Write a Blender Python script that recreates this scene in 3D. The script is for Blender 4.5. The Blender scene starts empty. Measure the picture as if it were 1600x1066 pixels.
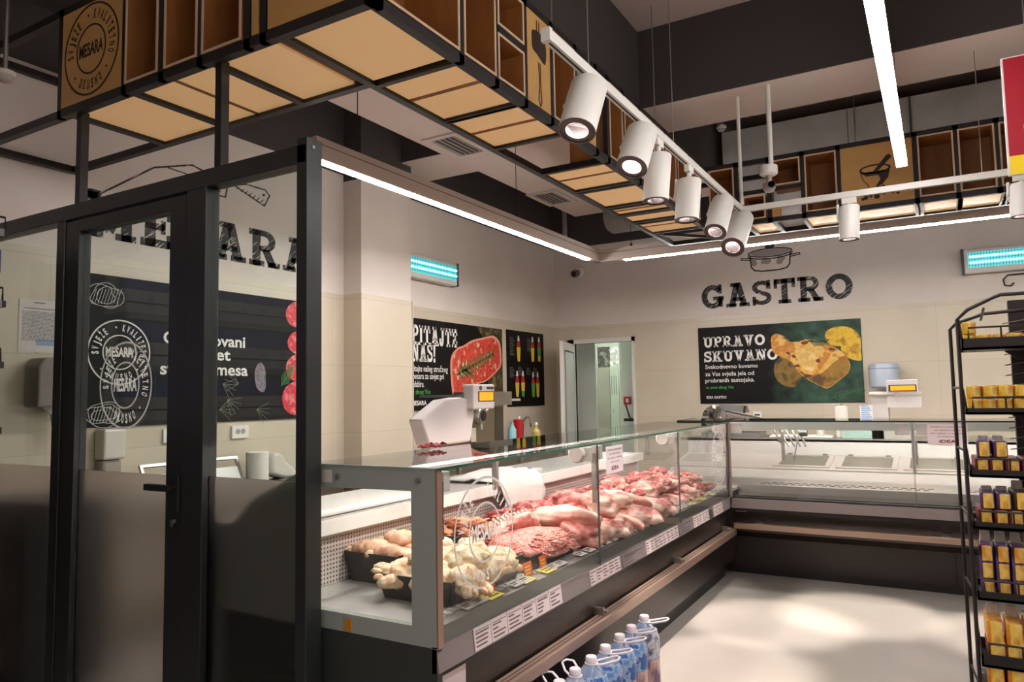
import bpy, bmesh, math, random
from mathutils import Vector, Matrix, noise
random.seed(7)
PI = math.pi
scene = bpy.context.scene
COL = scene.collection

# ------------------------------------------------------------------ camera
FPX, EYE = 1142.36, 1.5
YAW, PITCH, ROLL = math.radians(30.244), math.radians(4.288), math.radians(-1.027)
_f = Vector((-math.sin(YAW)*math.cos(PITCH), math.cos(YAW)*math.cos(PITCH), math.sin(PITCH)))
_r = Vector((math.cos(YAW), math.sin(YAW), 0)); _u = _r.cross(_f)
CR = math.cos(ROLL)*_r + math.sin(ROLL)*_u
CU = -math.sin(ROLL)*_r + math.cos(ROLL)*_u
CAM = Vector((0, 0, EYE))
cd = bpy.data.cameras.new('camera'); cam = bpy.data.objects.new('camera', cd); COL.objects.link(cam)
m = Matrix((CR, CU, -_f)).transposed().to_4x4(); m.translation = CAM
cam.matrix_world = m
cd.sensor_fit = 'HORIZONTAL'; cd.sensor_width = 36.0; cd.lens = 36.0*FPX/1600; cd.clip_start = 0.02
scene.camera = cam

def at(px, py, **k):
    """the point of the place that the photograph shows at this pixel, on the plane x=, y= or z="""
    d = CR*((px-800)/FPX) - CU*((py-533)/FPX) + _f
    (a, v), = k.items(); i = 'xyz'.index(a)
    return CAM + d*((v-CAM[i])/d[i])

# ------------------------------------------------------------------ world, exposure
w = bpy.data.worlds.new('world'); scene.world = w; w.use_nodes = True
w.node_tree.nodes['Background'].inputs[0].default_value = (1.0, 0.93, 0.88, 1)
w.node_tree.nodes['Background'].inputs[1].default_value = 0.05
vs = scene.view_settings
vs.view_transform = 'Standard'; vs.look = 'None'; vs.gamma = 1.0; vs.use_curve_mapping = False
vs.exposure = 0.62
scene.cycles.use_denoising = True
scene.cycles.max_bounces = 10
scene.cycles.transparent_max_bounces = 24
scene.cycles.caustics_refractive = True
scene.cycles.caustics_reflective = False
scene.cycles.sample_clamp_indirect = 4.0
scene.cycles.blur_glossy = 1.0

# ------------------------------------------------------------------ materials
MATS = {}
def mat(name, col, rough=.5, metal=0.0, emit=0.0, ecol=None, spec=None, var=None, vscale=6.0, bump=0.0, bscale=60.0, coat=0.0, sss=0.0, stretch=None, rnd=0.0):
    if name in MATS: return MATS[name]
    m = bpy.data.materials.new(name); m.use_nodes = True
    nt = m.node_tree; b = nt.nodes['Principled BSDF']
    b.inputs['Base Color'].default_value = (*col, 1)
    b.inputs['Roughness'].default_value = rough
    b.inputs['Metallic'].default_value = metal
    if spec is not None: b.inputs['Specular IOR Level'].default_value = spec
    if coat: b.inputs['Coat Weight'].default_value = coat; b.inputs['Coat Roughness'].default_value = .08
    if sss:
        b.inputs['Subsurface Weight'].default_value = sss; b.inputs['Subsurface Radius'].default_value = (.02, .008, .006); b.inputs['Subsurface Scale'].default_value = .5
    if emit:
        b.inputs['Emission Color'].default_value = (*(ecol or col), 1); b.inputs['Emission Strength'].default_value = emit
    tc = None
    if var or bump:
        tc = nt.nodes.new('ShaderNodeTexCoord'); src = tc.outputs['Object']
        if stretch:
            mp = nt.nodes.new('ShaderNodeMapping'); mp.inputs['Scale'].default_value = stretch
            nt.links.new(src, mp.inputs[0]); src = mp.outputs[0]
    if var:
        n = nt.nodes.new('ShaderNodeTexNoise'); n.inputs['Scale'].default_value = vscale; n.inputs['Detail'].default_value = 5
        nt.links.new(src, n.inputs['Vector'])
        rp = nt.nodes.new('ShaderNodeValToRGB'); nt.links.new(n.outputs[0], rp.inputs[0])
        cols = [col]+list(var) if isinstance(var[0], (tuple, list)) else [col, var]
        e = rp.color_ramp.elements
        e[0].position = .36; e[1].position = .64
        e[0].color = (*cols[0], 1); e[1].color = (*cols[-1], 1)
        for i, c in enumerate(cols[1:-1]):
            q = e.new(.36+.28*(i+1)/(len(cols)-1)); q.color = (*c, 1)
        out = rp.outputs[0]
        if rnd:
            oi = nt.nodes.new('ShaderNodeObjectInfo'); hs = nt.nodes.new('ShaderNodeHueSaturation')
            mr = nt.nodes.new('ShaderNodeMapRange'); mr.inputs[3].default_value = 1-rnd; mr.inputs[4].default_value = 1+rnd
            nt.links.new(oi.outputs['Random'], mr.inputs[0]); nt.links.new(mr.outputs[0], hs.inputs['Value']); nt.links.new(out, hs.inputs['Color']); out = hs.outputs[0]
        nt.links.new(out, b.inputs['Base Color'])
    if bump:
        n2 = nt.nodes.new('ShaderNodeTexNoise'); n2.inputs['Scale'].default_value = bscale; n2.inputs['Detail'].default_value = 4
        nt.links.new(src, n2.inputs['Vector'])
        bp = nt.nodes.new('ShaderNodeBump'); bp.inputs['Strength'].default_value = bump; bp.inputs['Distance'].default_value = .01
        nt.links.new(n2.outputs[0], bp.inputs['Height']); nt.links.new(bp.outputs[0], b.inputs['Normal'])
    MATS[name] = m
    return m

def glass(name, tint=(.93, .97, .95), refl=1.0):
    if name in MATS: return MATS[name]
    m = bpy.data.materials.new(name); m.use_nodes = True; nt = m.node_tree
    nt.nodes.remove(nt.nodes['Principled BSDF']); out = nt.nodes['Material Output']
    tr = nt.nodes.new('ShaderNodeBsdfTransparent'); tr.inputs[0].default_value = (*tint, 1)
    gl = nt.nodes.new('ShaderNodeBsdfGlossy'); gl.inputs['Roughness'].default_value = .02
    fr = nt.nodes.new('ShaderNodeLayerWeight'); fr.inputs[0].default_value = .5
    pw = nt.nodes.new('ShaderNodeMath'); pw.operation = 'POWER'; pw.inputs[1].default_value = 5
    nt.links.new(fr.outputs['Facing'], pw.inputs[0])
    mu = nt.nodes.new('ShaderNodeMath'); mu.operation = 'MULTIPLY_ADD'; mu.inputs[1].default_value = .9*refl; mu.inputs[2].default_value = .035*refl
    mx = nt.nodes.new('ShaderNodeMixShader')
    nt.links.new(pw.outputs[0], mu.inputs[0]); nt.links.new(mu.outputs[0], mx.inputs[0])
    nt.links.new(tr.outputs[0], mx.inputs[1]); nt.links.new(gl.outputs[0], mx.inputs[2]); nt.links.new(mx.outputs[0], out.inputs[0])
    MATS[name] = m; return m

def frosted(name):
    if name in MATS: return MATS[name]
    m = bpy.data.materials.new(name); m.use_nodes = True; nt = m.node_tree
    b = nt.nodes['Principled BSDF']
    b.inputs['Base Color'].default_value = (.62, .6, .58, 1); b.inputs['Roughness'].default_value = .36
    b.inputs['Transmission Weight'].default_value = 1.0; b.inputs['IOR'].default_value = 1.2
    MATS[name] = m; return m

def wave_mat(name, c1, c2, scale, axis='X', rough=.4, metal=0.0, thresh=.5, rot=(0, 0, 0), distort=0.0, soft=.04):
    """two-colour stripes"""
    if name in MATS: return MATS[name]
    m = mat(name, c1, rough, metal); nt = m.node_tree; b = nt.nodes['Principled BSDF']
    tc = nt.nodes.new('ShaderNodeTexCoord'); mp = nt.nodes.new('ShaderNodeMapping'); mp.inputs['Rotation'].default_value = rot
    wv = nt.nodes.new('ShaderNodeTexWave'); wv.bands_direction = axis; wv.inputs['Scale'].default_value = scale; wv.inputs['Distortion'].default_value = distort
    rp = nt.nodes.new('ShaderNodeValToRGB'); e = rp.color_ramp.elements
    e[0].position = max(0, thresh-soft); e[1].position = min(1, thresh+soft); e[0].color = (*c1, 1); e[1].color = (*c2, 1)
    nt.links.new(tc.outputs['Object'], mp.inputs[0]); nt.links.new(mp.outputs[0], wv.inputs[0]); nt.links.new(wv.outputs['Fac'], rp.inputs[0]); nt.links.new(rp.outputs[0], b.inputs['Base Color'])
    return m

def grid_mat(name, c1, c2, sx, sy, axes=(0, 1), thresh=.62, rough=.4, metal=0.0):
    """rows of small dark slots in a sheet: two crossed waves"""
    if name in MATS: return MATS[name]
    m = mat(name, c1, rough, metal); nt = m.node_tree; b = nt.nodes['Principled BSDF']
    tc = nt.nodes.new('ShaderNodeTexCoord'); ws = []
    for s, a in ((sx, axes[0]), (sy, axes[1])):
        wv = nt.nodes.new('ShaderNodeTexWave'); wv.bands_direction = 'XYZ'[a]; wv.inputs['Scale'].default_value = s
        nt.links.new(tc.outputs['Object'], wv.inputs[0]); ws.append(wv)
    mn = nt.nodes.new('ShaderNodeMath'); mn.operation = 'MINIMUM'
    nt.links.new(ws[0].outputs['Fac'], mn.inputs[0]); nt.links.new(ws[1].outputs['Fac'], mn.inputs[1])
    rp = nt.nodes.new('ShaderNodeValToRGB'); e = rp.color_ramp.elements
    e[0].position = thresh-.05; e[1].position = thresh+.05; e[0].color = (*c1, 1); e[1].color = (*c2, 1)
    nt.links.new(mn.outputs[0], rp.inputs[0]); nt.links.new(rp.outputs[0], b.inputs['Base Color'])
    return m

def tile_mat(name, c, mortar, wdt, hgt, rough=.35, axis='yz'):
    if name in MATS: return MATS[name]
    m = mat(name, c, rough); nt = m.node_tree; b = nt.nodes['Principled BSDF']
    tc = nt.nodes.new('ShaderNodeTexCoord'); sp = nt.nodes.new('ShaderNodeSeparateXYZ'); cb = nt.nodes.new('ShaderNodeCombineXYZ')
    nt.links.new(tc.outputs['Object'], sp.inputs[0])
    nt.links.new(sp.outputs['XYZ'.index(axis[0].upper())], cb.inputs[0]); nt.links.new(sp.outputs['XYZ'.index(axis[1].upper())], cb.inputs[1])
    br = nt.nodes.new('ShaderNodeTexBrick'); br.offset = 0.0; br.inputs['Scale'].default_value = 1.0
    br.inputs['Brick Width'].default_value = wdt; br.inputs['Row Height'].default_value = hgt; br.inputs['Mortar Size'].default_value = .003
    br.inputs['Color1'].default_value = (*c, 1); br.inputs['Color2'].default_value = (c[0]*.94, c[1]*.94, c[2]*.93, 1); br.inputs['Mortar'].default_value = (*mortar, 1)
    nt.links.new(cb.outputs[0], br.inputs[0])
    n = nt.nodes.new('ShaderNodeTexNoise'); n.inputs['Scale'].default_value = 2.2; n.inputs['Detail'].default_value = 8
    nt.links.new(tc.outputs['Object'], n.inputs[0])
    mx = nt.nodes.new('ShaderNodeMix'); mx.data_type = 'RGBA'; mx.blend_type = 'MULTIPLY'; mx.inputs[0].default_value = .22
    nt.links.new(br.outputs[0], mx.inputs[6]); nt.links.new(n.outputs[0], mx.inputs[7]); nt.links.new(mx.outputs[2], b.inputs['Base Color'])
    return m

def S(*c):   # sRGB 0-255 -> linear
    return tuple(((v/255)/12.92 if v/255 <= .04045 else ((v/255+.055)/1.055)**2.4) for v in c)

# ------------------------------------------------------------------ mesh building
OFF = {}
class MB:
    def __init__(s): s.v = []; s.f = []
    def add(s, vs, fs):
        n = len(s.v); s.v += [Vector(p) for p in vs]; s.f += [[i+n for i in f] for f in fs]; return s
    def box(s, x0, y0, z0, x1, y1, z1):
        x0, x1 = sorted((x0, x1)); y0, y1 = sorted((y0, y1)); z0, z1 = sorted((z0, z1))
        return s.add([(x0,y0,z0),(x1,y0,z0),(x1,y1,z0),(x0,y1,z0),(x0,y0,z1),(x1,y0,z1),(x1,y1,z1),(x0,y1,z1)],
                     [(0,3,2,1),(4,5,6,7),(0,1,5,4),(1,2,6,5),(2,3,7,6),(3,0,4,7)])
    def prism(s, poly, depth, fr, start=0.0):
        O, R, U, N = fr; n = len(poly)
        a = sum(poly[i][0]*poly[(i+1)%n][1]-poly[(i+1)%n][0]*poly[i][1] for i in range(n))
        if a < 0: poly = poly[::-1]
        lo = [O+R*p[0]+U*p[1]+N*start for p in poly]; hi = [O+R*p[0]+U*p[1]+N*(start+depth) for p in poly]
        return s.add(lo+hi, [list(range(n-1, -1, -1)), list(range(n, 2*n))]+[(i, (i+1)%n, n+(i+1)%n, n+i) for i in range(n)])
    def ring(s, outer, inner, depth, fr, start=0.0):
        """plate between two loops of the same length"""
        O, R, U, N = fr; n = len(outer)
        P = lambda p, d: O+R*p[0]+U*p[1]+N*d
        vs = [P(p, start) for p in outer]+[P(p, start) for p in inner]+[P(p, start+depth) for p in outer]+[P(p, start+depth) for p in inner]
        fs = []
        for i in range(n):
            j = (i+1)%n
            fs += [(2*n+i, 2*n+j, 3*n+j, 3*n+i), (j, i, n+i, n+j), (i, j, 2*n+j, 2*n+i), (n+j, n+i, 3*n+i, 3*n+j)]
        return s.add(vs, fs)
    def flat(s, vs, fs, fr, off=.001):
        O, R, U, N = fr
        return s.add([O+R*p[0]+U*p[1]+N*off for p in vs], fs)
    def cyl(s, p0, p1, r0, r1=None, n=16):
        p0 = Vector(p0); p1 = Vector(p1); r1 = r0 if r1 is None else r1
        d = (p1-p0).normalized(); a = d.orthogonal().normalized(); b = d.cross(a)
        vs = [p0+(a*math.cos(2*PI*i/n)+b*math.sin(2*PI*i/n))*r0 for i in range(n)]+[p1+(a*math.cos(2*PI*i/n)+b*math.sin(2*PI*i/n))*r1 for i in range(n)]
        return s.add(vs, [list(range(n-1, -1, -1)), list(range(n, 2*n))]+[(i, (i+1)%n, n+(i+1)%n, n+i) for i in range(n)])
    def lathe(s, prof, O=(0,0,0), ax=(0,0,1), n=20, sx=1.0, sy=1.0):
        O = Vector(O); d = Vector(ax).normalized()
        a = Vector((1,0,0)) if abs(d.z) > .9 else d.orthogonal().normalized(); b = d.cross(a)
        vs = []; fs = []; k = len(prof)
        for (r, h) in prof:
            vs += [O+d*h+a*(math.cos(2*PI*i/n)*r*sx)+b*(math.sin(2*PI*i/n)*r*sy) for i in range(n)]
        for j in range(k-1):
            fs += [(j*n+i, j*n+(i+1)%n, (j+1)*n+(i+1)%n, (j+1)*n+i) for i in range(n)]
        fs += [list(range(n-1, -1, -1)), [(k-1)*n+i for i in range(n)]]
        return s.add(vs, fs)
    def tube(s, pts, r, n=8, closed=False, taper=None):
        pts = [Vector(p) for p in pts]; k = len(pts); vs = []; fs = []; up = None
        for i, p in enumerate(pts):
            q0 = pts[(i-1)%k] if (i or closed) else p; q1 = pts[(i+1)%k] if (i < k-1 or closed) else p
            d = (q1-q0).normalized()
            if up is None: up = d.orthogonal().normalized()
            a = (up-d*up.dot(d)); a = a.normalized() if a.length > 1e-6 else d.orthogonal().normalized(); up = a; b = d.cross(a)
            rr = r*(taper[i] if taper else 1)
            vs += [p+(a*math.cos(2*PI*j/n)+b*math.sin(2*PI*j/n))*rr for j in range(n)]
        for i in range(k if closed else k-1):
            i2 = (i+1)%k
            fs += [(i*n+j, i*n+(j+1)%n, i2*n+(j+1)%n, i2*n+j) for j in range(n)]
        if not closed: fs += [list(range(n-1, -1, -1)), [(k-1)*n+j for j in range(n)]]
        return s.add(vs, fs)
    def stroke(s, pts, w, fr, depth=.002, start=.0005):
        """flat line of constant width"""
        for a, b in zip(pts[:-1], pts[1:]):
            a = Vector((a[0], a[1])); b = Vector((b[0], b[1])); d = (b-a)
            if d.length < 1e-6: continue
            d.normalize(); nrm = Vector((-d.y, d.x))*w/2; a2 = a-d*w*.3; b2 = b+d*w*.3
            s.prism([tuple(a2-nrm), tuple(b2-nrm), tuple(b2+nrm), tuple(a2+nrm)], depth, fr, start)
        return s
    def build(s, name, m, parent=None, smooth=None, bevel=0.0, subdiv=0):
        me = bpy.data.meshes.new(name); o = bpy.data.objects.new(name, me); COL.objects.link(o)
        off = OFF.get(parent.name, Vector()) if parent else Vector()
        me.from_pydata([tuple(p-off) for p in s.v], [], s.f); me.validate(); me.update()
        me.materials.append(m)
        if parent: o.parent = parent; OFF[o.name] = off
        if smooth is not None:
            for p in me.polygons: p.use_smooth = True
            if smooth < 180: me.set_sharp_from_angle(angle=math.radians(smooth))
        if bevel:
            b = o.modifiers.new('bevel', 'BEVEL'); b.width = bevel; b.segments = 2; b.limit_method = 'ANGLE'
        if subdiv:
            q = o.modifiers.new('subdivision', 'SUBSURF'); q.levels = q.render_levels = subdiv
        return o

def box(name, m, parent, *c, bevel=0.0): return MB().box(*c).build(name, m, parent, bevel=bevel)

def tag(o, label, cat, group=None):
    o['label'] = label; o['category'] = cat
    if group: o['group'] = group
    return o
def thing(name, loc, label, cat, group=None):
    o = bpy.data.objects.new(name, None); COL.objects.link(o); o.empty_display_size = .1
    o.location = loc; OFF[o.name] = Vector(loc)
    return tag(o, label, cat, group)
def struct(o): o['kind'] = 'structure'; return o
def rename_ok(o): return o
def dup(o, loc=None, rz=None, label=None, group=None, scale=None, parent=None):
    c = o.copy(); COL.objects.link(c)
    if parent: c.parent = parent
    if loc is not None: c.location = loc
    if rz is not None: c.rotation_euler = (0, 0, rz) if not isinstance(rz, tuple) else rz
    if scale is not None: c.scale = scale if isinstance(scale, tuple) else (scale,)*3
    if label: c['label'] = label
    if group: c['group'] = group
    for ch in list(o.children): dup(ch, parent=c)
    return c
ORD = ['first', 'second', 'third', 'fourth', 'fifth', 'sixth', 'seventh', 'eighth', 'ninth', 'tenth', 'eleventh', 'twelfth', 'thirteenth', 'fourteenth', 'fifteenth', 'sixteenth']

# frames: origin, right, up, normal
def fr_left(x, y, z): return (Vector((x, y, z)), Vector((0,1,0)), Vector((0,0,1)), Vector((1,0,0)))     # faces +X
def fr_back(x, y, z): return (Vector((x, y, z)), Vector((1,0,0)), Vector((0,0,1)), Vector((0,-1,0)))    # faces -Y
def fr_top(x, y, z, a=0): return (Vector((x, y, z)), Vector((math.cos(a),math.sin(a),0)), Vector((-math.sin(a),math.cos(a),0)), Vector((0,0,1)))
def rect(x0, y0, x1, y1): return [(x0,y0),(x1,y0),(x1,y1),(x0,y1)]
def smooth(pts, k=4):
    """closed Catmull-Rom outline"""
    n = len(pts); out = []
    for i in range(n):
        p0, p1, p2, p3 = (Vector(pts[(i+j-1) % n]) for j in range(4))
        for q in range(k):
            u = q/k
            v = .5*((2*p1)+(p2-p0)*u+(2*p0-5*p1+4*p2-p3)*u*u+(3*p1-p0-3*p2+p3)*u**3); out.append((v.x, v.y))
    return out
def circ(cx, cy, r, n=40, ry=None): return [(cx+r*math.cos(2*PI*i/n), cy+(ry or r)*math.sin(2*PI*i/n)) for i in range(n)]

# ------------------------------------------------------------------ lettering
_T = {}
def text_geo(t, bold=0.0, res=3):
    k = (t, bold)
    if k in _T: return _T[k]
    cu = bpy.data.curves.new('lettering', 'FONT'); cu.body = t; cu.size = 1.0; cu.dimensions = '2D'; cu.fill_mode = 'BOTH'; cu.offset = bold; cu.resolution_u = res
    o = bpy.data.objects.new('lettering', cu)
    me = bpy.data.meshes.new_from_object(o)
    vs = [tuple(v.co[:2]) for v in me.vertices]; fs = [list(p.vertices) for p in me.polygons]
    bpy.data.objects.remove(o); bpy.data.meshes.remove(me); bpy.data.curves.remove(cu)
    _T[k] = (vs, fs); return _T[k]
def put_text(mb, t, fr, x, y, h, width=None, align='l', bold=0.0, off=.0015):
    """cap height h, optional total width, baseline-left at x, y"""
    vs, fs = text_geo(t, bold)
    if not vs: return
    x0 = min(v[0] for v in vs); x1 = max(v[0] for v in vs)
    sy = h/.69; sx = sy if width is None else width/(x1-x0)
    W = (x1-x0)*sx; ox = x-(0 if align == 'l' else W/2 if align == 'c' else W)
    mb.flat([(ox+(v[0]-x0)*sx, y+v[1]*sy) for v in vs], fs, fr, off)
def put_arc(mb, t, fr, cx, cy, r, mid, h, span, bold=.035, inward=False, off=.0015, cw=.62):
    """text along a circle, centred on angle mid (radians), spread over span"""
    n = len(t)
    for i, ch in enumerate(t):
        if ch == ' ': continue
        a = mid + (1 if inward else -1)*span*((i+.5)/n-.5)
        vs, fs = text_geo(ch, bold); x0 = min(v[0] for v in vs); x1 = max(v[0] for v in vs)
        s = h/.69; wd = span/n*r*cw
        sx = min(s*1.1, wd/(x1-x0)) if ch not in 'IJ·' else s*.8
        d = Vector((math.cos(a), math.sin(a))); tg = Vector((math.sin(a), -math.cos(a)))
        if inward: d2 = -d; tg = -tg; base = Vector((cx, cy))+d*(r+h)
        else: d2 = d; base = Vector((cx, cy))+d*r
        mb.flat([tuple(base+tg*((v[0]-(x0+x1)/2)*sx)+d2*(v[1]*s)) for v in vs], fs, fr, off)

def arcp(cx, cy, rx, ry, a0, a1, t, n=10):
    o = []; i_ = []
    for k in range(n+1):
        a = a0+(a1-a0)*k/n
        o.append((cx+rx*math.cos(a), cy+ry*math.sin(a))); i_.append((cx+(rx-t)*math.cos(a), cy+(ry-t*.85)*math.sin(a)))
    return [[o[k], o[k+1], i_[k+1], i_[k]] for k in range(n)]
def slab(ch):
    """slab-serif capital, height 1: (polygons, width)"""
    t, s = .24, .15; P = []
    R = lambda a, b, c, d: P.append(rect(a, b, c, d))
    if ch == 'I': R(.11, 0, .35, 1); R(0, 0, .46, s); R(0, 1-s, .46, 1); return P, .46
    if ch == 'T': R(.3, 0, .54, 1); R(0, 1-.2, .84, 1); R(0, .62, .13, 1); R(.71, .62, .84, 1); R(.17, 0, .67, s); return P, .84
    if ch == 'E': R(.1, 0, .34, 1); R(0, 0, .74, .19); R(0, .81, .74, 1); R(.1, .42, .55, .58); R(.61, 0, .74, .33); R(.61, .67, .74, 1); R(.47, .34, .57, .66); return P, .74
    if ch == 'A':
        P.append([(.12, .05), (.36, .05), (.6, 1), (.34, 1)]); P.append([(.62, .05), (.88, .05), (.64, 1), (.38, 1)])
        R(.28, .25, .72, .4); R(0, 0, .43, s); R(.55, 0, .98, s); R(.2, 1-s, .6, 1); return P, .98
    if ch == 'V': P.append([(.1, .95), (.36, .95), (.6, 0), (.38, 0)]); P.append([(.64, .95), (.88, .95), (.62, 0), (.4, 0)]); R(0, 1-s, .45, 1); R(.55, 1-s, .98, 1); return P, .98
    if ch == 'M':
        R(.1, 0, .32, 1); R(.82, 0, 1.04, 1); P.append([(.1, 1), (.36, 1), (.62, .25), (.5, .12)]); P.append([(1.04, 1), (.78, 1), (.52, .25), (.64, .12)])
        R(0, 0, .44, s); R(.7, 0, 1.14, s); R(0, 1-s, .3, 1); R(.84, 1-s, 1.14, 1); return P, 1.14
    if ch == 'N': R(.1, 0, .3, 1); R(.68, 0, .88, 1); P.append([(.1, 1), (.36, 1), (.88, 0), (.64, 0)]); R(0, 0, .42, s); R(0, 1-s, .3, 1); R(.56, 1-s, 1., 1); return P, 1.0
    if ch == 'U': R(.1, .35, .34, 1); R(.64, .35, .88, 1); P.extend(arcp(.49, .37, .39, .37, PI, 2*PI, t)); R(0, 1-s, .45, 1); R(.53, 1-s, .98, 1); return P, .98
    if ch == 'J': R(.32, .3, .56, 1); P.extend(arcp(.28, .3, .28, .3, PI, 2*PI, t)); R(.2, 1-s, .68, 1); R(0, .25, .22, .42); return P, .68
    if ch == 'O': P.extend(arcp(.5, .5, .5, .5, 0, 2*PI, .25, 28)); return P, 1.0
    if ch == 'G':
        P.extend(arcp(.48, .5, .48, .5, .62, 2*PI-.35, .25, 22)); R(.5, .34, .96, .5); R(.72, .06, .9, .46); R(.72, .62, .88, 1); return P, .96
    if ch == 'S':
        P.extend(arcp(.4, .72, .38, .28, .25, 1.5*PI, .2, 14)); P.extend(arcp(.4, .28, .4, .28, -PI*.92, PI*.5, .2, 14)); R(.6, .64, .76, 1); R(.02, 0, .16, .36); return P, .8
    if ch == 'P' or ch == 'R':
        R(.1, 0, .34, 1); R(0, 0, .46, s); R(0, .84, .5, 1); R(.3, .42, .5, .57)
        P.extend(arcp(.48, .71, .33, .29, -PI/2, PI/2, .2, 12))
        if ch == 'R': P.append([(.38, .48), (.62, .48), (.88, 0), (.62, 0)]); R(.58, 0, .96, s); return P, .96
        return P, .82
    if ch == 'K': R(.1, 0, .34, 1); R(0, 0, .46, s); R(0, 1-s, .46, 1); P.append([(.3, .42), (.62, .95), (.88, .95), (.42, .3)]); P.append([(.4, .52), (.56, .62), (.92, .05), (.64, .05)]); R(.54, 1-s, .94, 1); R(.56, 0, 1., s); return P, 1.0
    if ch == '!': R(.05, 0, .29, .2); P.append([(.09, .28), (.25, .28), (.34, 1), (0, 1)]); return P, .34
    return P, .4
def put_slab(mb, t, fr, x, y, h, width, depth=.003, gap=.1, each=None):
    L = [slab(c) for c in t]; tot = sum(w for _, w in L)+gap*(len(t)-1); sx = width/tot; cx = 0
    for (P, wd), c in zip(L, t):
        q = MB() if each is not None else mb
        for p in P: q.prism([(x+(cx+a)*sx, y+b*h) for a, b in p], depth, fr, .0005)
        if each is not None: each(q, c)
        cx += wd+gap
def stamp(mb, fr, cx, cy, R, mid='MESARA', sub=None, off=.0015):
    for r, t in ((R, .042), (R*.54, .036)):
        mb.ring(circ(cx, cy, r, 48), circ(cx, cy, r-R*t, 48), .0008, fr, off)
    put_arc(mb, 'SVJEŽE', fr, cx, cy, R*.66, math.radians(155), R*.2, 1.15, off=off)
    put_arc(mb, 'KVALITETNO', fr, cx, cy, R*.66, math.radians(32), R*.2, 1.9, off=off)
    put_arc(mb, 'UKUSNO', fr, cx, cy, R*.66, math.radians(-90), R*.2, 1.15, inward=True, off=off)
    for a in (100, -42, -138): mb.prism(circ(cx+R*.77*math.cos(math.radians(a)), cy+R*.77*math.sin(math.radians(a)), R*.03, 8), .0008, fr, off)
    put_text(mb, mid, fr, cx, cy-R*.13, R*.28, R*.88, 'c', .03, off)
# ================================================================== the room
XW, YW, ZC, ZB = -4.66, 9.22, 4.45, 3.8          # left wall, back wall, ceiling, beam undersides
TZ = 2.446                                        # top of the wall tiles
white = mat('white_wall_paint', S(222, 212, 204), .75, var=S(214, 203, 194), vscale=1.5)
dark_paint = mat('dark_grey_paint', S(62, 56, 54), .8)
ceil_paint = mat('ceiling_paint', S(168, 150, 142), .85)
grey_paint = mat('soffit_paint', S(196, 178, 168), .85)
tile_l = tile_mat('beige_tile_side', S(216, 203, 182), S(198, 186, 166), 1.2, .6, axis='yz')
tile_b = tile_mat('beige_tile_end', S(216, 203, 182), S(198, 186, 166), 1.2, .6, axis='xz')
floor_m = mat('polished_floor', S(186, 178, 171), .2, var=S(174, 166, 158), vscale=.9, spec=.5)
blackm = mat('black_powder_coat', S(30, 31, 31), .42)
black_frame = mat('black_steel_frame', S(26, 22, 21), .5)
steel = mat('brushed_steel', S(190, 186, 180), .28, 1.0)
satin = mat('satin_aluminium', S(170, 165, 160), .35, .9)
whitep = mat('white_plastic', S(232, 228, 224), .4)
lamp_white = mat('lamp_white_enamel', S(226, 222, 214), .45)

struct(box('floor', floor_m, None, XW-.15, -4.2, -.1, 4.7, 13.2, 0))
struct(box('ceiling', ceil_paint, None, XW-.15, -4.2, ZC, 4.7, YW+.15, ZC+.12))
wl = struct(box('wall_left', white, None, XW-.15, -4.2, 0, XW, YW+.15, ZC))
box('tile_cladding', tile_l, wl, XW, -4.2, 0, XW+.008, YW, TZ)
box('upper_paint_band', dark_paint, wl, XW, -4.2, 3.56, XW+.005, YW, ZC)
DX0, DX1, DZ = -4.37, -3.52, 2.2                  # doorway in the back wall
wb = struct(MB().box(XW, YW, 0, DX0, YW+.06, ZC).box(DX1, YW, 0, 4.7, YW+.06, ZC).box(DX0, YW, DZ, DX1, YW+.06, ZC).build('wall_back', white))
MB().box(XW, YW-.008, 0, DX0-.09, YW, TZ).box(DX1+.04, YW-.008, 0, 4.6, YW, TZ).box(DX0-.09, YW-.008, DZ+.05, DX1+.04, YW, TZ).build('tile_cladding', tile_b, wb)
box('upper_paint_band', dark_paint, wb, XW, YW-.005, 3.56, 4.6, YW, ZC)
struct(box('wall_right', white, None, 4.6, -4.2, 0, 4.75, YW+.15, ZC))
struct(box('wall_front', white, None, XW-.15, -4.35, 0, 4.75, -4.2, ZC))
# pillar standing out of the left wall
pl = struct(box('wall_pillar', white, None, XW, 4.957, 0, -4.45, 5.676, ZC))
box('tile_cladding', tile_l, pl, XW, 4.949, 0, -4.442, 5.684, TZ)
box('upper_paint_band', dark_paint, pl, XW, 4.952, 3.5, -4.445, 5.681, ZC)
pd = struct(box('trim_1', mat('tile_edge_trim', S(196, 188, 172), .3), None, -4.45, 5.676, 0, -4.436, 5.69, TZ))
# beams under the ceiling: two along the room's length, two across
def beam(x0, y0, x1, y1):
    b = struct(box('ceiling_beam', dark_paint, None, x0, y0, ZB, x1, y1, ZC))
    box('beam_underside', grey_paint, b, x0, y0, ZB-.004, x1, y1, ZB)
beam(-3.96, -4.1, -1.985, 8.47)
beam(-1.985, 5.53, 4.55, 6.17)
beam(XW+.01, 5.53, -3.96, 6.17)
beam(-1.985, 1.3, 4.55, 1.95)
# pale vertical pipe in the far left corner
tag(MB().cyl((-4.42, 9.1, 2.45+1.12), (-4.42, 9.1, ZC), .035).build('wall_pipe', mat('pipe_grey', S(150, 143, 138), .5), None, 40), 'pale vertical pipe high in the dark far left corner', 'pipe')

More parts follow.
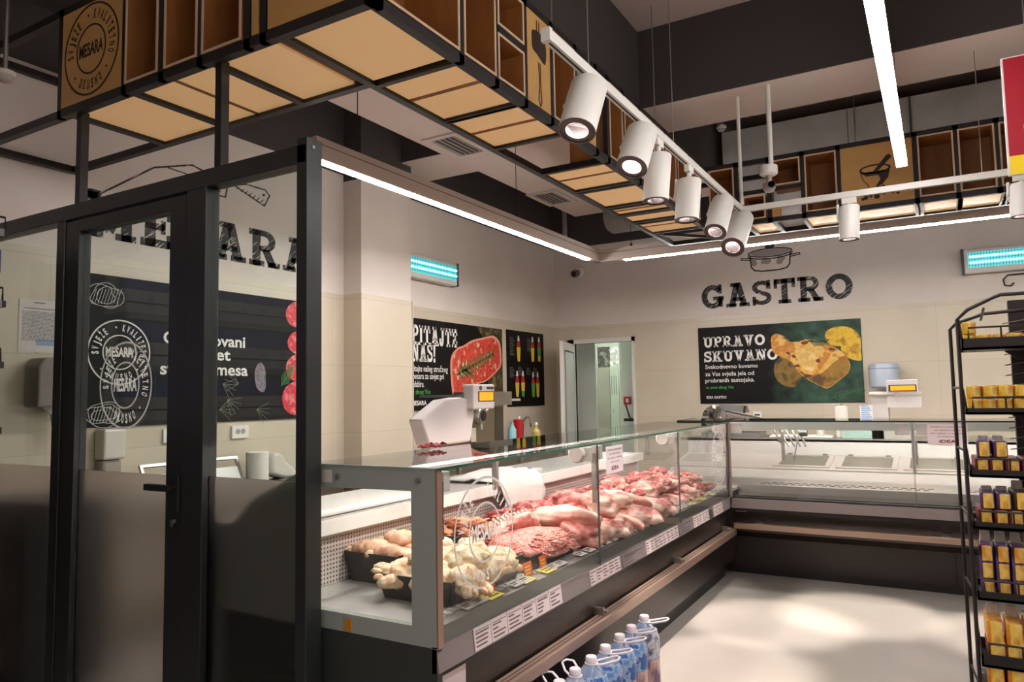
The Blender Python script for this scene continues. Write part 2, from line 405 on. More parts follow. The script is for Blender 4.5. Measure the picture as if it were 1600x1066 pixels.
# ---- ventilation duct high along the back wall
galv = mat('galvanised_sheet', S(176, 172, 168), .5, .15, var=S(160, 156, 152), vscale=3)
dk = thing('ventilation_duct', (.9, 8.2, 3.4), 'grey sheet metal ventilation duct running high along the back wall', 'duct')
box('duct_body', galv, dk, -1.9, 7.85, 3.32, 4.5, 8.5, 4.3)
sm = mat('duct_seam', S(92, 88, 86), .5, .4)
for x in (-1.41, -.28, -.12, .9, 2.0): box('seam', sm, dk, x, 7.84, 3.32, x+.02, 7.852, 4.3)
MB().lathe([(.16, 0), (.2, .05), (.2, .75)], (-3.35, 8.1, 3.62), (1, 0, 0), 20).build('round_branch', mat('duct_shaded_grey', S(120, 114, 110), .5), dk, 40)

# ---- back room behind the doorway
cool = mat('cool_white_panel', S(214, 216, 206), .4)
struct(MB().box(-6.2, 13.0, 0, -1.2, 13.1, 2.9).box(-6.2, YW+.06, 0, -6.1, 13.0, 2.9).box(-1.3, YW+.06, 0, -1.2, 13.0, 2.9).build('wall_storeroom', cool))
struct(box('ceiling_storeroom', cool, None, -6.2, YW+.06, 2.8, -1.2, 13.1, 2.9))
t = thing('ceiling_lamp', (-4.3, 11.2, 2.74), 'white ceiling lamp of the storeroom seen through the open doorway', 'lamp')
box('diffuser', mat('cool_lamp', (.9, 1, .95), .5, emit=45), t, -4.8, 10.9, 2.75, -3.9, 11.5, 2.795)
box('lamp_frame', whitep, t, -4.84, 10.86, 2.77, -3.86, 11.54, 2.8)
# storeroom: white partition panel, grey cupboard, lockers, red box
a0, a1 = at(899, 600, y=10.2), at(931, 600, y=10.2)
tag(MB().box(a0.x-.3, 10.2, 0, a1.x, 10.26, 2.75).build('partition_panel', cool), 'tall cream partition panel just inside the storeroom doorway', 'panel')
a0, a1 = at(931, 600, y=10.9), at(953, 560, y=10.9)
t = thing('cupboard', ((a0.x+a1.x)/2, 11.2, 0), 'narrow grey metal cupboard beside the pale lockers in the storeroom', 'cupboard')
zt = at(940, 574, y=10.9).z
box('body', mat('cupboard_grey', S(150, 146, 132), .5), t, a0.x, 10.9, 0, a1.x, 11.5, zt)
box('door', mat('cupboard_front', S(158, 154, 140), .5), t, a0.x+.01, 10.885, .05, a1.x-.01, 10.9, zt-.02)
t2 = thing('carton', ((a0.x+a1.x)/2, 11.1, zt), 'dark printed carton standing on the grey storeroom cupboard', 'carton')
box('carton_body', mat('carton_print', S(96, 92, 86), .7, var=[S(50, 48, 46), S(130, 126, 118)], vscale=9), t2, a0.x+.02, 10.95, zt, a1.x-.02, 11.3, zt+.33)
b0, b1 = at(953, 600, y=10.8), at(981, 600, y=10.8)
zl = at(965, 572, y=10.8).z
t = thing('locker', ((b0.x+b1.x)/2, 11.1, 0), 'pale green steel double locker in the storeroom', 'locker')
lk = mat('locker_green', S(190, 198, 182), .4)
box('body', lk, t, b0.x, 10.82, 0, b1.x, 11.4, zl)
mx_ = (b0.x+b1.x)/2
for q0, q1 in ((b0.x+.005, mx_-.004), (mx_+.004, b1.x-.005)):
    d = box('door', lk, t, q0, 10.8, .04, q1, 10.82, zl-.02)
    for k in range(3): box('vent_slot', mat('slot_dark', S(90, 96, 86), .6), d, (q0+q1)/2-.05+.04*k, 10.797, zl-.45, (q0+q1)/2-.043+.04*k, 10.801, zl-.15)
    box('lock', steel, d, q0+.03, 10.785, 1.2, q0+.05, 10.8, 1.26)
p = at(981, 626, y=10.6)
t = thing('alarm_box', (p.x, 10.6, p.z), 'small red alarm box on the storeroom wall right of the lockers', 'alarm box')
box('case', mat('alarm_red', S(196, 30, 36), .4), t, p.x-.05, 10.55, p.z-.06, p.x+.05, 10.6, p.z+.06)
box('button', whitep, t, p.x-.01, 10.54, p.z-.03, p.x+.035, 10.552, p.z+.03)
struct(box('wall_storeroom_return', cool, None, p.x-.12, 10.6, 0, -2.2, 10.7, 2.8))
p = at(984, 655, y=9.6)
t = thing('grab_handle', (p.x, 9.6, p.z), 'black lever handle and rod on the right side of the storeroom doorway', 'handle')
MB().tube([(p.x-.06, 9.6, p.z+.22), (p.x, 9.6, p.z+.02), (p.x+.03, 9.6, p.z)], .012).build('rod', blackm, t, 40)
MB().box(p.x-.08, 9.58, p.z-.03, p.x+.1, 9.62, p.z+.01).build('lever', blackm, t)

# ---- door_1: white storeroom door standing open, with its frame
dr = struct(MB().box(DX0-.09, YW-.03, 0, DX0, YW+.07, DZ+.06).box(DX1, YW-.03, 0, DX1+.04, YW+.07, DZ+.06).box(DX0-.09, YW-.03, DZ, DX1+.04, YW+.07, DZ+.06).build('trim_2', mat('door_frame_white', S(222, 218, 208), .4)))
hx, hy = DX0+.0, YW-.04
ex, ey = at(878, 600, y=8.37).x, 8.37
L = math.hypot(ex-hx, ey-hy); R_ = Vector(((ex-hx)/L, (ey-hy)/L, 0)); N_ = Vector((-R_.y, R_.x, 0))
if N_.x < 0: N_ = -N_
frd = (Vector((hx, hy, 0)), R_, Vector((0,0,1)), N_)
dw = mat('door_white', S(226, 222, 214), .35)
d1 = struct(MB().prism(rect(0, .02, L, DZ-.01), .05, frd, -.025).build('door_1', dw, bevel=.004))
MB().ring(rect(.1, .14, L-.1, DZ-.12), rect(.12, .16, L-.12, DZ-.14), .004, frd, .025).build('panel_gasket', mat('gasket', S(60, 60, 58), .6), d1)
MB().prism(rect(.12, .16, L-.12, DZ-.14), .008, frd, .02).build('door_panel', mat('door_panel_grey', S(204, 203, 200), .25), d1)
hb = MB()
for s in (1, -1):
    hb.cyl(frd[0]+R_*(L-.06)+Vector((0,0,.98))+N_*.025*s, frd[0]+R_*(L-.06)+Vector((0,0,.98))+N_*.08*s, .012)
    hb.cyl(frd[0]+R_*(L-.06)+Vector((0,0,.98))+N_*.07*s, frd[0]+R_*(L-.2)+Vector((0,0,.98))+N_*.07*s, .011)
hb.prism(rect(L-.085, .86, L-.04, 1.1), .06, frd, -.03)
hb.build('door_handle', satin, d1, 40)

# ================================================================== lamps
led = mat('led_diffuser', (1, .93, .88), .5, emit=76, ecol=(1, .95, .91))
tr = mat('trunking_beige', S(206, 192, 182), .55)
t = thing('led_trunking', (-3.1, 7.1, 2.9), 'long pale suspended L-shaped light line over the counters near the walls', 'light')
LX, LY, LZ = -3.08, 7.13, 2.9
yo, xo = 3.02, 2.6
box('trunk_body', tr, t, LX-.03, yo, LZ, LX+.03, LY+.03, LZ+.13)
box('trunk_body', tr, t, LX-.03, LY-.03, LZ, xo, LY+.03, LZ+.13)
q = at(912, 406, z=LZ)
box('led_strip', led, t, LX-.032, yo+.02, LZ-.008, LX+.02, q.y, LZ)
q = at(982, 408, z=LZ)
box('led_strip', led, t, q.x, LY-.02, LZ-.008, xo-.02, LY+.032, LZ)
gm = mat('groove_shadow', S(120, 108, 100), .6)
box('groove', gm, t, LX+.03, yo, LZ+.085, LX+.032, LY-.03, LZ+.09)
box('groove', gm, t, LX+.03, LY-.032, LZ+.085, xo, LY-.03, LZ+.09)
for x, y in ((-3.08, 3.4), (-3.08, 5.4), (-2.7, LY), (-.6, LY), (.9, LY)):
    wv = MB().cyl((x, y, LZ+.13), (x, y, ZC if x > -1.9 or y > 8 else ZB), .003, n=6).build('wire', blackm, t)
    MB().cyl((x, y, LZ+.13), (x, y, LZ+.16), .012, n=8).build('wire_grip', blackm, t)

def linear_lamp(x, y0, y1, z, label):
    t = thing('linear_lamp', (x, (y0+y1)/2, z), label, 'light', 'linear ceiling lamps')
    box('diffuser', mat('white_lamp_diffuser', (1, .97, .97), .5, emit=22, ecol=(1, .97, .96)), t, x-.032, y0, z, x+.032, y1, z+.045)
    box('lamp_body', lamp_white, t, x-.03, y0+.001, z+.045, x+.03, y1-.001, z+.07)
    for y in (y0+.3, y1-.3): MB().cyl((x, y, z+.07), (x, y, ZC), .002, n=6).build('wire', blackm, t)
linear_lamp(-.145, .4, 5.53, 3.0, 'bright white linear lamp hanging at upper right before the beam')
linear_lamp(2.3, -2.5, 2.6, 3.0, 'unseen linear lamp added for fill over the shop floor right of the rack')  # out of view, added to lift the ambient light
linear_lamp(-.3, -3.8, -.9, 3.0, 'unseen linear lamp added for fill over the shop floor behind the camera')  # also added and unseen, broad fill on the walls ahead

# ---- track with spotlights
TX, TY, TZK = -1.272, 5.79, 2.9
t = thing('lighting_track', (TX, 4.2, TZK), 'white L-shaped lighting track hung in front of the wooden canopy', 'track')
for (a, b) in (((TX-.018, 2.5, TZK), (TX+.018, TY+.018, TZK+.045)), ((TX-.018, TY-.018, TZK), (2.2, TY+.018, TZK+.045))):
    box('rail', lamp_white, t, *a, *b, bevel=.002)
sl = mat('track_slot', S(50, 42, 40), .6)
box('slot', sl, t, TX-.005, 2.52, TZK-.001, TX+.005, TY, TZK+.002)
box('slot', sl, t, TX, TY-.005, TZK-.001, 2.2, TY+.005, TZK+.002)
MB().box(TX-.02, 2.485, TZK-.004, TX+.02, 2.51, TZK+.05).build('end_cap', lamp_white, t)
for x, y in ((TX, 2.9), (TX, 4.1), (.32, TY), (1.6, TY)): MB().cyl((x, y, TZK+.045), (x, y, ZC if not 5.53 < y < 6.17 else ZB), .003, n=6).build('wire', satin, t)

lens_hot = mat('spot_lens', (1, .86, .84), .4, emit=1.3, ecol=(1, .8, .78))
lens_ring = mat('spot_reflector', S(120, 78, 76), .25, .7)
def spotlight(top, bot, d, label, energy, color, aim=None, size=52, blend=.6):
    ax = (bot-top); Ln = ax.length; ax.normalize()
    t = thing('track_spotlight', tuple(top), label, 'spotlight', 'white track spotlights')
    r = d/2
    bd = MB().lathe([(r*.93, 0), (r, .008), (r, Ln), (r*.93, Ln), (r*.9, Ln-.015), (r*.6, Ln-.05)], top, ax, 28).build('lamp_housing', lamp_white, t, 40)
    MB().lathe([(r*1.0, Ln), (r*1.0, Ln+.004), (r*.88, Ln+.004), (r*.88, Ln-.01)], top, ax, 28).build('bezel', mat('bezel_dark', S(70, 52, 50), .4), bd, 40)
    MB().lathe([(r*.87, Ln-.004), (r*.87, Ln-.012)], top, ax, 24).build('reflector', lens_ring, bd, 40)
    MB().lathe([(r*.62, Ln), (r*.62, Ln-.012)], top, ax, 24).build('lens', lens_hot, bd, 40)
    side = ax.cross(Vector((0,1,0) if abs(ax.y) < .9 else (1,0,0))).normalized()
    if side.dot(CR) > 0: side = -side
    p = top+ax*(Ln*.42)+side*(r+.008); tp = Vector((top.x, top.y, TZK-.002)) + side*(r+.008)
    yb = MB(); yb.tube([p, p-ax*(Ln*.3), (tp.x, tp.y, min(TZK-.03, top.z+.02))], .009); yb.cyl(p-side*.012, p+side*.008, .014)
    yb.build('yoke_arm', lamp_white, t, 40)
    horiz = top.y > 5.6 and top.x > -1.2
    MB().box(top.x-(.05 if horiz else .016), top.y-(.016 if horiz else .05), TZK-.045, top.x+(.05 if horiz else .016), top.y+(.016 if horiz else .05), TZK).build('track_adapter', lamp_white, t, bevel=.003)
    MB().cyl((top.x, top.y, TZK-.04), top+ax*.01, .014).build('stem', lamp_white, t, 40)
    ld = bpy.data.lights.new('spot_beam', 'SPOT'); lo = bpy.data.objects.new('spot_beam', ld); COL.objects.link(lo)
    ld.energy = energy; ld.color = color; ld.spot_size = math.radians(size); ld.spot_blend = blend; ld.shadow_soft_size = .02
    lo.parent = t; b = top+ax*(Ln+.02); lo.location = b-top
    dirv = (Vector(aim)-b).normalized() if aim else ax
    lo.rotation_euler = dirv.to_track_quat('-Z', 'Y').to_euler()
PINK = (1, .86, .8); WARM = (1, .88, .78)
SP = [((920,105),(908,203),60,(-1.85,2.75,.8),PINK), ((1003,182),(993,260),50,(-1.85,3.35,.8),PINK), ((1029,243),(1030,313),42,(-1.15,4.1,0),WARM),
      ((1077,282),(1078,343),39,(-1.85,4.4,.8),PINK), ((1130,307),(1122,362),35,(-1.05,5.05,0),WARM), ((1160,338),(1149,386),36,(-1.85,5.4,.8),PINK)]
LN = ['nearest and largest white track spotlight, hung before the fork panel', 'second white spotlight along the side track from the camera', 'third white spotlight along the side track, partly behind the second',
      'fourth white spotlight along the side track, with its arm facing out', 'fifth white spotlight along the side track, next to the track corner', 'last white spotlight of the side track, hung right at the corner']
for (a, b, d, aim, c), lb in zip(SP, LN):
    A = at(*a, x=TX); B = at(*b, x=TX); A.z = min(A.z, TZK-.035)
    B.x = TX-.02
    spotlight(A, B, d*(A-CAM).dot(_f)/FPX*.96, lb, 80 if c == PINK else 230, c, aim, 46 if c == PINK else 27)
for a, b, aim, lb in (((1327,322),(1327,374),(-.56,5.5,0),'white spotlight hanging alone on the track before the mortar picture'), ((1597,287),(1597,338),(.4,5.4,0),'white spotlight at the right edge under the red and yellow sign'), ((1750,260),(1750,312),(1.1,5.0,0),'white spotlight on the end track beyond the right edge')):
    A = at(*a, y=TY); B = at(*b, y=TY); A.z = min(A.z, TZK-.035)
    spotlight(A, B, .138, lb, 230, WARM, aim, 27)

# ---- insect lamps
def insect_lamp(fr, W, H, label):
    O, R, U, N = fr
    t = thing('insect_lamp', tuple(O), label, 'insect lamp', 'cyan insect lamps')
    body = MB().prism(rect(0, 0, W, H), .1, fr).build('housing', mat('insect_lamp_shell', S(214, 208, 202), .4), t, bevel=.015)
    for q in ((-.02, 0), (W, W+.02)): MB().prism(rect(q[0], -.005, q[1], H+.005), .11, fr).build('end_cap', mat('cap_dark', S(64, 66, 74), .4), t, bevel=.008)
    MB().prism(rect(.04, H*.22, W-.02, H*.84), .004, fr, .1).build('light_window', mat('uv_window', S(60, 190, 196), .3, emit=.55, ecol=(.14, .62, .66)), t)
    for k in (.42, .66): MB().cyl(O+R*.05+U*H*k+N*.108, O+R*(W-.03)+U*H*k+N*.108, .011, n=10).build('uv_tube', mat('uv_tube', (.6, 1, 1), .3, emit=1.2, ecol=(.45, 1, 1)), t, 40)
    g = MB()
    n = int(W/.028)
    for i in range(n): x = .05+(W-.08)*i/(n-1); g.cyl(O+R*x+U*H*.22+N*.122, O+R*x+U*H*.84+N*.122, .0022, n=5)
    for k in (.3, .54, .76): g.cyl(O+R*.04+U*H*k+N*.122, O+R*(W-.02)+U*H*k+N*.122, .0022, n=5)
    g.build('guard_grille', mat('grille_teal', S(70, 140, 142), .4, .3), t)
insect_lamp(fr_left(XW+.01, 5.7, 2.72), .93, .25, 'cyan glowing insect lamp on the left wall right of the pillar')
insect_lamp(fr_back(.285, YW-.01, 2.71), 1.0, .265, 'cyan glowing insect lamp on the back wall at right above the rack')
c = at(1578, 432, y=YW-.02)
tag(MB().tube([(c.x+.2, c.y, c.z+.02), (c.x-.02, c.y, c.z+.015), (c.x-.06, c.y, c.z-.03), (c.x-.05, c.y, c.z-.09), (c.x, c.y, c.z-.1), (c.x+.03, c.y, c.z-.07)], .008).build('lamp_cable', blackm, None, 40), 'black looped cable hanging under the right insect lamp', 'cable')

# ---- cameras, detectors, vents
p = at(904, 425, x=XW)
p = at(905, 425, y=YW)
t = thing('security_camera', tuple(p), 'small round security camera with dark lens on the back wall under the light line', 'camera')
MB().lathe([(.075, 0), (.075, .03), (.06, .05)], p, (0, -1, 0)).build('mount', whitep, t, 40)
MB().lathe([(.05, .0), (.055, .05), (.05, .1)], p+Vector((-.015, -.03, -.02)), (-.1, -1, -.25)).build('camera_body', mat('camera_shade', S(96, 88, 82), .4), t, 40)
MB().lathe([(.034, .1), (.03, .11)], p+Vector((-.015, -.03, -.02)), (-.1, -1, -.25)).build('lens', mat('lens_black', S(12, 12, 12), .1), t, 40)
p = at(1201, 272, y=5.6)
t = thing('dome_camera', tuple(p), 'white dome camera on a pole above the end lighting track', 'camera')
MB().lathe([(.062, .06), (.066, .05), (.066, .0), (.05, -.012)], p).build('base_ring', lamp_white, t, 40)
MB().lathe([(.02, -.01), (.02, -.06), (.045, -.075), (.045, -.11), (.03, -.135), (.005, -.145)], p).build('camera_ball', mat('camera_grey', S(150, 138, 134), .35), t, 40)
MB().cyl(p+Vector((.02, 0, .05)), (p.x+.02, p.y, ZB), .018, n=10).build('pole', lamp_white, t, 40)
MB().cyl(p+Vector((.03, -.05, -.1)), p+Vector((.03, -.08, -.1)), .024).build('lens', mat('lens_black', S(12, 12, 12), .1), t, 40)
p = at(1159, 318, y=5.7); p2 = at(1153, 190, y=5.7)
tag(MB().cyl((p.x, p.y, TZK+.04), (p.x, p.y, ZB), .014, n=10).build('support_pole', lamp_white, None, 40), 'white support pole rising from the corner of the lighting track', 'pole')
def detector(p, label):
    t = thing('smoke_detector', tuple(p), label, 'smoke detector', 'white smoke detectors')
    MB().lathe([(.05, .0), (.052, -.022), (.045, -.028)], p).build('base', lamp_white, t, 40)
    MB().lathe([(.036, -.028), (.036, -.05), (.02, -.06)], p).build('sensor', mat('detector_grey', S(186, 176, 170), .5), t, 40)
q = at(1127, 197, y=7.75)
detector(Vector((q.x, q.y, q.z)), 'white smoke detector on a rod beside the grey duct')
tag(MB().cyl((q.x, q.y, q.z), (q.x, q.y, ZC), .012, n=8).build('detector_rod', satin, None, 40), 'thin rod holding the smoke detector near the duct', 'rod')
def vent(px, py, label):
    p = at(px, py, z=ZB-.005)
    t = thing('ceiling_vent', tuple(p), label, 'vent', 'white ceiling vents')
    w_, h_ = .19, .3
    fr = (p, Vector((1,0,0)), Vector((0,1,0)), Vector((0,0,-1)))
    MB().ring(rect(-w_, -h_, w_, h_), rect(-w_+.06, -h_+.06, w_-.06, h_-.06), .015, fr).build('frame', mat('vent_frame', S(190, 176, 168), .5), t)
    MB().prism(rect(-w_+.06, -h_+.06, w_-.06, h_-.06), .002, fr).build('backing', mat('vent_dark', S(40, 34, 32), .8), t)
    for k in range(5):
        x = -w_+.085+k*(2*w_-.17)/4
        MB().prism(rect(x-.008, -h_+.06, x+.008, h_-.06), .012, fr).build('slat', mat('vent_slat', S(150, 138, 130), .5), t)
vent(715, 227, 'white ceiling vent nearer the camera beside the wooden canopy'); vent(863, 309, 'white ceiling vent farther from the camera beside the wooden canopy')
# ================================================================== wooden canopy
ply = mat('light_plywood', S(196, 152, 92), .5, var=S(188, 144, 84), vscale=2.0, stretch=(1, 6, 6))
amber_glow = mat('amber_panel_added_glow', S(226, 190, 146), .45, var=S(222, 184, 138), vscale=1.2, emit=.19, ecol=S(240, 190, 128))  # faint glow added, as bounced floor light leaves the panels too dark
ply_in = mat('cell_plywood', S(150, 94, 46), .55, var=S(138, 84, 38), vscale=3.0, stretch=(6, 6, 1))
ply_edge = mat('plywood_edge', S(206, 176, 146), .5)
ink = mat('dark_brown_print', S(44, 26, 18), .6)
CZ, CT = 2.94, 3.51
XO, XI, YF, YI = -1.71, -2.215, 1.965, 2.53          # outer and inner edges of the side arm, front and inner edges of the front arm
YE, XL = 6.95, -4.64
GY0, GY1, GX1 = 6.44, 6.95, 2.2
cp = thing('wooden_canopy', (-2.0, 4.4, CZ), 'hanging U-shaped canopy of black steel frame with plywood panels and cells', 'canopy')
fw = .04
def bar(x0, y0, z0, x1, y1, z1): MB().box(x0, y0, z0, x1, y1, z1).build('frame_bar', black_frame, cp)
for z in (CZ, CT-fw):
    bar(XL, YF, z, XO, YF+fw, z+fw); bar(XL, YI-fw, z, XI, YI, z+fw); bar(XL, YF+fw, z, XL+fw, YI-fw, z+fw)
    bar(XO-fw, YF+fw, z, XO, YE, z+fw); bar(XI, YI-fw, z, XI+fw, YE, z+fw); bar(XI+fw, YE-fw, z, XO-fw, YE, z+fw)
    bar(XO, GY0, z, GX1, GY0+fw, z+fw); bar(XO, GY1-fw, z, GX1, GY1, z+fw); bar(GX1-fw, GY0+fw, z, GX1, GY1-fw, z+fw)
# diagonal brace in the open corner bay
MB().tube([(XI+.02, 6.36, CZ+.02), (XO-.02, 6.9, CZ+.02)], .018, 4).build('frame_bar', black_frame, cp)
def under(x0, y0, x1, y1): MB().box(x0, y0, CZ+.018, x1, y1, CZ+.03).build('underside_panel', amber_glow, cp)
# front arm undersides
fx = [-3.70, -3.19, -2.62, -2.215]
for x in fx[:-1]: bar(x-fw/2, YF+fw, CZ, x+fw/2, YI-fw, CZ+fw)
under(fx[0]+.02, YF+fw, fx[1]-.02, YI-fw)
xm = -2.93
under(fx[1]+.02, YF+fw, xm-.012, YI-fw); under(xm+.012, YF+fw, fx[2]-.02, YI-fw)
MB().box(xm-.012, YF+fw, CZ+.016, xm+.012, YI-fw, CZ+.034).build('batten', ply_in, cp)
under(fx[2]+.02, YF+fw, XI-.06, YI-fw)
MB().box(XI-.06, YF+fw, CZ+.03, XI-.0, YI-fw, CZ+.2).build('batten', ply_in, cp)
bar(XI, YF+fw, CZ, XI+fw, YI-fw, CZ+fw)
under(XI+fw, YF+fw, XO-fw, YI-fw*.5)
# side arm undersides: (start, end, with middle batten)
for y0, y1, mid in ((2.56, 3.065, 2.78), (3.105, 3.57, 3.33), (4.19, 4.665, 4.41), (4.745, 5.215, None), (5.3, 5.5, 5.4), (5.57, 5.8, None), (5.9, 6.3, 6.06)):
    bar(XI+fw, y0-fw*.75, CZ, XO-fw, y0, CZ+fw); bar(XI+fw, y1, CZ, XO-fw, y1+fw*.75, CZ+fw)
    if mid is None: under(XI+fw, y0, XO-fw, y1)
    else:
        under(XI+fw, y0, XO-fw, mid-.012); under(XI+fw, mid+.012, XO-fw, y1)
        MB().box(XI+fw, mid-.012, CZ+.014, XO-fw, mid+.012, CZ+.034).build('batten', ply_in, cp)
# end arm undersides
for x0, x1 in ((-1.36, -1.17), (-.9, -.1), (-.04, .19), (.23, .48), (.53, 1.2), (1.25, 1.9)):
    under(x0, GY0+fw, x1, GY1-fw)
    bar(x0-.035, GY0+fw, CZ, x0, GY1-fw, CZ+fw); bar(x1, GY0+fw, CZ, x1+.035, GY1-fw, CZ+fw)
def cell(fr, x0, z0, x1, z1, depth=.3):
    """open plywood box with pale edges, mouth on the face plane"""
    O, R, U, N = fr; e = .012
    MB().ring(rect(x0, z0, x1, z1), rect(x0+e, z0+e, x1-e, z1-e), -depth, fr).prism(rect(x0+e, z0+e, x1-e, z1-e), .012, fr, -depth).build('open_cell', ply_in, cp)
    MB().ring(rect(x0, z0, x1, z1), rect(x0+e, z0+e, x1-e, z1-e), .004, fr).build('cell_edge', ply_edge, cp)
def panel(fr, x0, z0, x1, z1): return MB().prism(rect(x0, z0, x1, z1), .012, fr, -.012).build('face_panel', ply, cp)
def post(fr, x): MB().prism(rect(x-.018, 0, x+.018, CT-CZ), .03, fr, -.03).build('frame_bar', black_frame, cp)
z0, z1 = fw+.005, CT-CZ-fw
ff = fr_back(0, YF, CZ)
pn = panel(ff, -3.757, z0, -3.241, z1)
mb = MB(); stamp(mb, ff, -3.5, (z0+z1)/2+.005, .232); mb.build('printed_stamp', ink, pn)
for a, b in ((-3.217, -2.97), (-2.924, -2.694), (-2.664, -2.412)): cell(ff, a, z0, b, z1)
panel(ff, -2.351, z0, -2.313, z1); panel(ff, -2.257, z0, -1.76, z1)
for x in (-3.775, -3.229, -2.947, -2.679, -2.38, -2.285, -1.728): post(ff, x)
fs = fr_left(XO, 0, CZ)
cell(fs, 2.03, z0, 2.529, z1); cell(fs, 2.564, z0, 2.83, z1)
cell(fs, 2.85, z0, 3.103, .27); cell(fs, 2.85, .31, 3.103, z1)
MB().prism(rect(2.85, .27, 3.103, .31), .03, fs, -.03).build('frame_bar', black_frame, cp)
pn = panel(fs, 3.136, z0, 3.388, z1)
mb = MB(); yc = 3.262                                     # steak on a carving fork
mb.prism(smooth([(yc-.075+.15*u, .375+v*.8) for u, v in ((0, .02), (.05, .07), (.45, .09), (.9, .07), (1.05, 0), (1, -.08), (.85, -.1), (.4, -.07), (.05, -.05))]), .001, fs, .0005)
for dx in (-.012, .012): mb.stroke([(yc+dx-.01, .44), (yc+dx-.006, .5)], .006, fs)
mb.stroke([(yc-.008, .28), (yc, .2), (yc-.002, .12)], .006, fs); mb.stroke([(yc+.012, .28), (yc+.012, .2), (yc+.018, .12)], .006, fs)
mb.stroke([(yc-.002, .14), (yc-.01, .08), (yc+.008, .03+.02), (yc+.022, .08), (yc+.016, .14)], .007, fs)
mb.build('fork_print', ink, pn)
cell(fs, 3.425, z0, 3.696, z1)
pn = panel(fs, 3.72, z0, 3.98, .3)
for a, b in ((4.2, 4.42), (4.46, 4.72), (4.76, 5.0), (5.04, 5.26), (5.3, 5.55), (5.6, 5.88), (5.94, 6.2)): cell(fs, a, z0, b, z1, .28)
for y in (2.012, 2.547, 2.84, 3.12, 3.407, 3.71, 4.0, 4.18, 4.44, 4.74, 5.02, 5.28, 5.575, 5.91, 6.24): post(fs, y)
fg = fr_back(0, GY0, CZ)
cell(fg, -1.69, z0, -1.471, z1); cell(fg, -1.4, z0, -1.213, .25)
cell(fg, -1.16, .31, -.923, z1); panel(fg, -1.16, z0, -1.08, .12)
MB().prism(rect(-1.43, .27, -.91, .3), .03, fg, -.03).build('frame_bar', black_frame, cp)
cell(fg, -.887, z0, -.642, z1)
pn = panel(fg, -.614, z0, -.092, z1)
mb = MB(); k = .0044                                     # mortar and pestle: bowl, foot, pestle, scattered spice
O_ = lambda x, y: (-.36+(x-1367)*k*1.0, .30-(y-255)*k)
mb.ring([O_(1367+26*math.cos(a), 250+9*math.sin(a)) for a in [2*PI*i/30 for i in range(30)]], [O_(1367+22*math.cos(a), 250+6*math.sin(a)) for a in [2*PI*i/30 for i in range(30)]], .001, fg, .0005)
mb.prism([O_(*q) for q in ((1343, 254), (1391, 254), (1388, 268), (1378, 280), (1366, 284), (1375, 270), (1372, 262), (1352, 262))], .001, fg, .0005)
mb.stroke([O_(1343, 254), O_(1347, 268), O_(1356, 280), O_(1352, 288), O_(1360, 294), O_(1380, 293), O_(1384, 286), O_(1378, 280)], .006, fg)
mb.prism([O_(*q) for q in ((1366, 283), (1380, 282), (1386, 290), (1374, 294))], .001, fg, .0006)
mb.prism([O_(*q) for q in ((1364, 254), (1370, 256), (1395, 232), (1391, 226), (1386, 228))], .001, fg, .0006)
for x, y, r in ((1350, 301, 4), (1358, 299, 3), (1368, 301, 5), (1380, 297, 3), (1389, 293, 4), (1394, 297, 3), (1402, 299, 3), (1345, 303, 3)): mb.prism([O_(*q) for q in circ(x, y, r, 8)], .001, fg, .0005)
mb.build('mortar_print', ink, pn)
for a, b in ((-.057, .185), (.214, .449), (.476, .75), (.79, 1.1), (1.14, 1.5), (1.54, 1.9)): cell(fg, a, z0, b, z1)
for x in (-1.455, -1.18, -.905, -.628, -.075, .2, .462, .77, 1.12, 1.52, 1.92): post(fg, x)
# legs down to the partition and rods up to the beams
PT = 2.475
for px in (346, 127):
    x = at(px, 250 if px == 346 else 305, y=2.02).x
    MB().box(x-.02, 2.0, PT, x+.02, 2.04, CZ+.02).build('support_post', black_frame, cp)
for x, y in ((-1.75, 2.2), (-2.19, 3.6), (-1.75, 5.2), (-1.75, 3.5), (.6, 6.6), (-.5, 6.6), (-3.4, 2.2), (-3.0, 2.4)):
    MB().cyl((x, y, CT-.01), (x, y, ZB if (x < -1.9 and y < 8) or 1.3 < y < 1.95 else ZC), .005, n=6).build('hanger_rod', satin, cp)

# ---- cable tray and hose seen under the front arm
p = at(262, 246, x=-4.2)
t = thing('junction_box', tuple(p), 'grey service box with loose cables under the front of the canopy', 'box')
a = at(150, 222, y=3.6); b = at(272, 262, y=3.6)
box('case', mat('service_grey', S(120, 112, 106), .5), t, a.x, 3.5, a.z-.12, b.x, 3.72, a.z+.05)
MB().tube([(b.x-.05, 3.55, a.z-.12), (b.x-.03, 3.5, a.z-.22), (b.x+.2, 3.45, a.z-.3), (b.x+.5, 3.45, a.z-.5)], .006).build('cable', blackm, t, 40)
MB().cyl((a.x+.1, 3.6, a.z+.05), (a.x+.1, 3.6, ZB), .01, n=8).build('hanger', satin, t)
p = at(8, 112, z=3.3)
detector(p, 'white smoke detector at the far upper left under the dark ceiling')
tag(MB().cyl((p.x, p.y, p.z), (p.x, p.y, ZB), .012, n=8).build('detector_rod', satin, None, 40), 'thin rod holding the smoke detector at the upper left', 'rod')

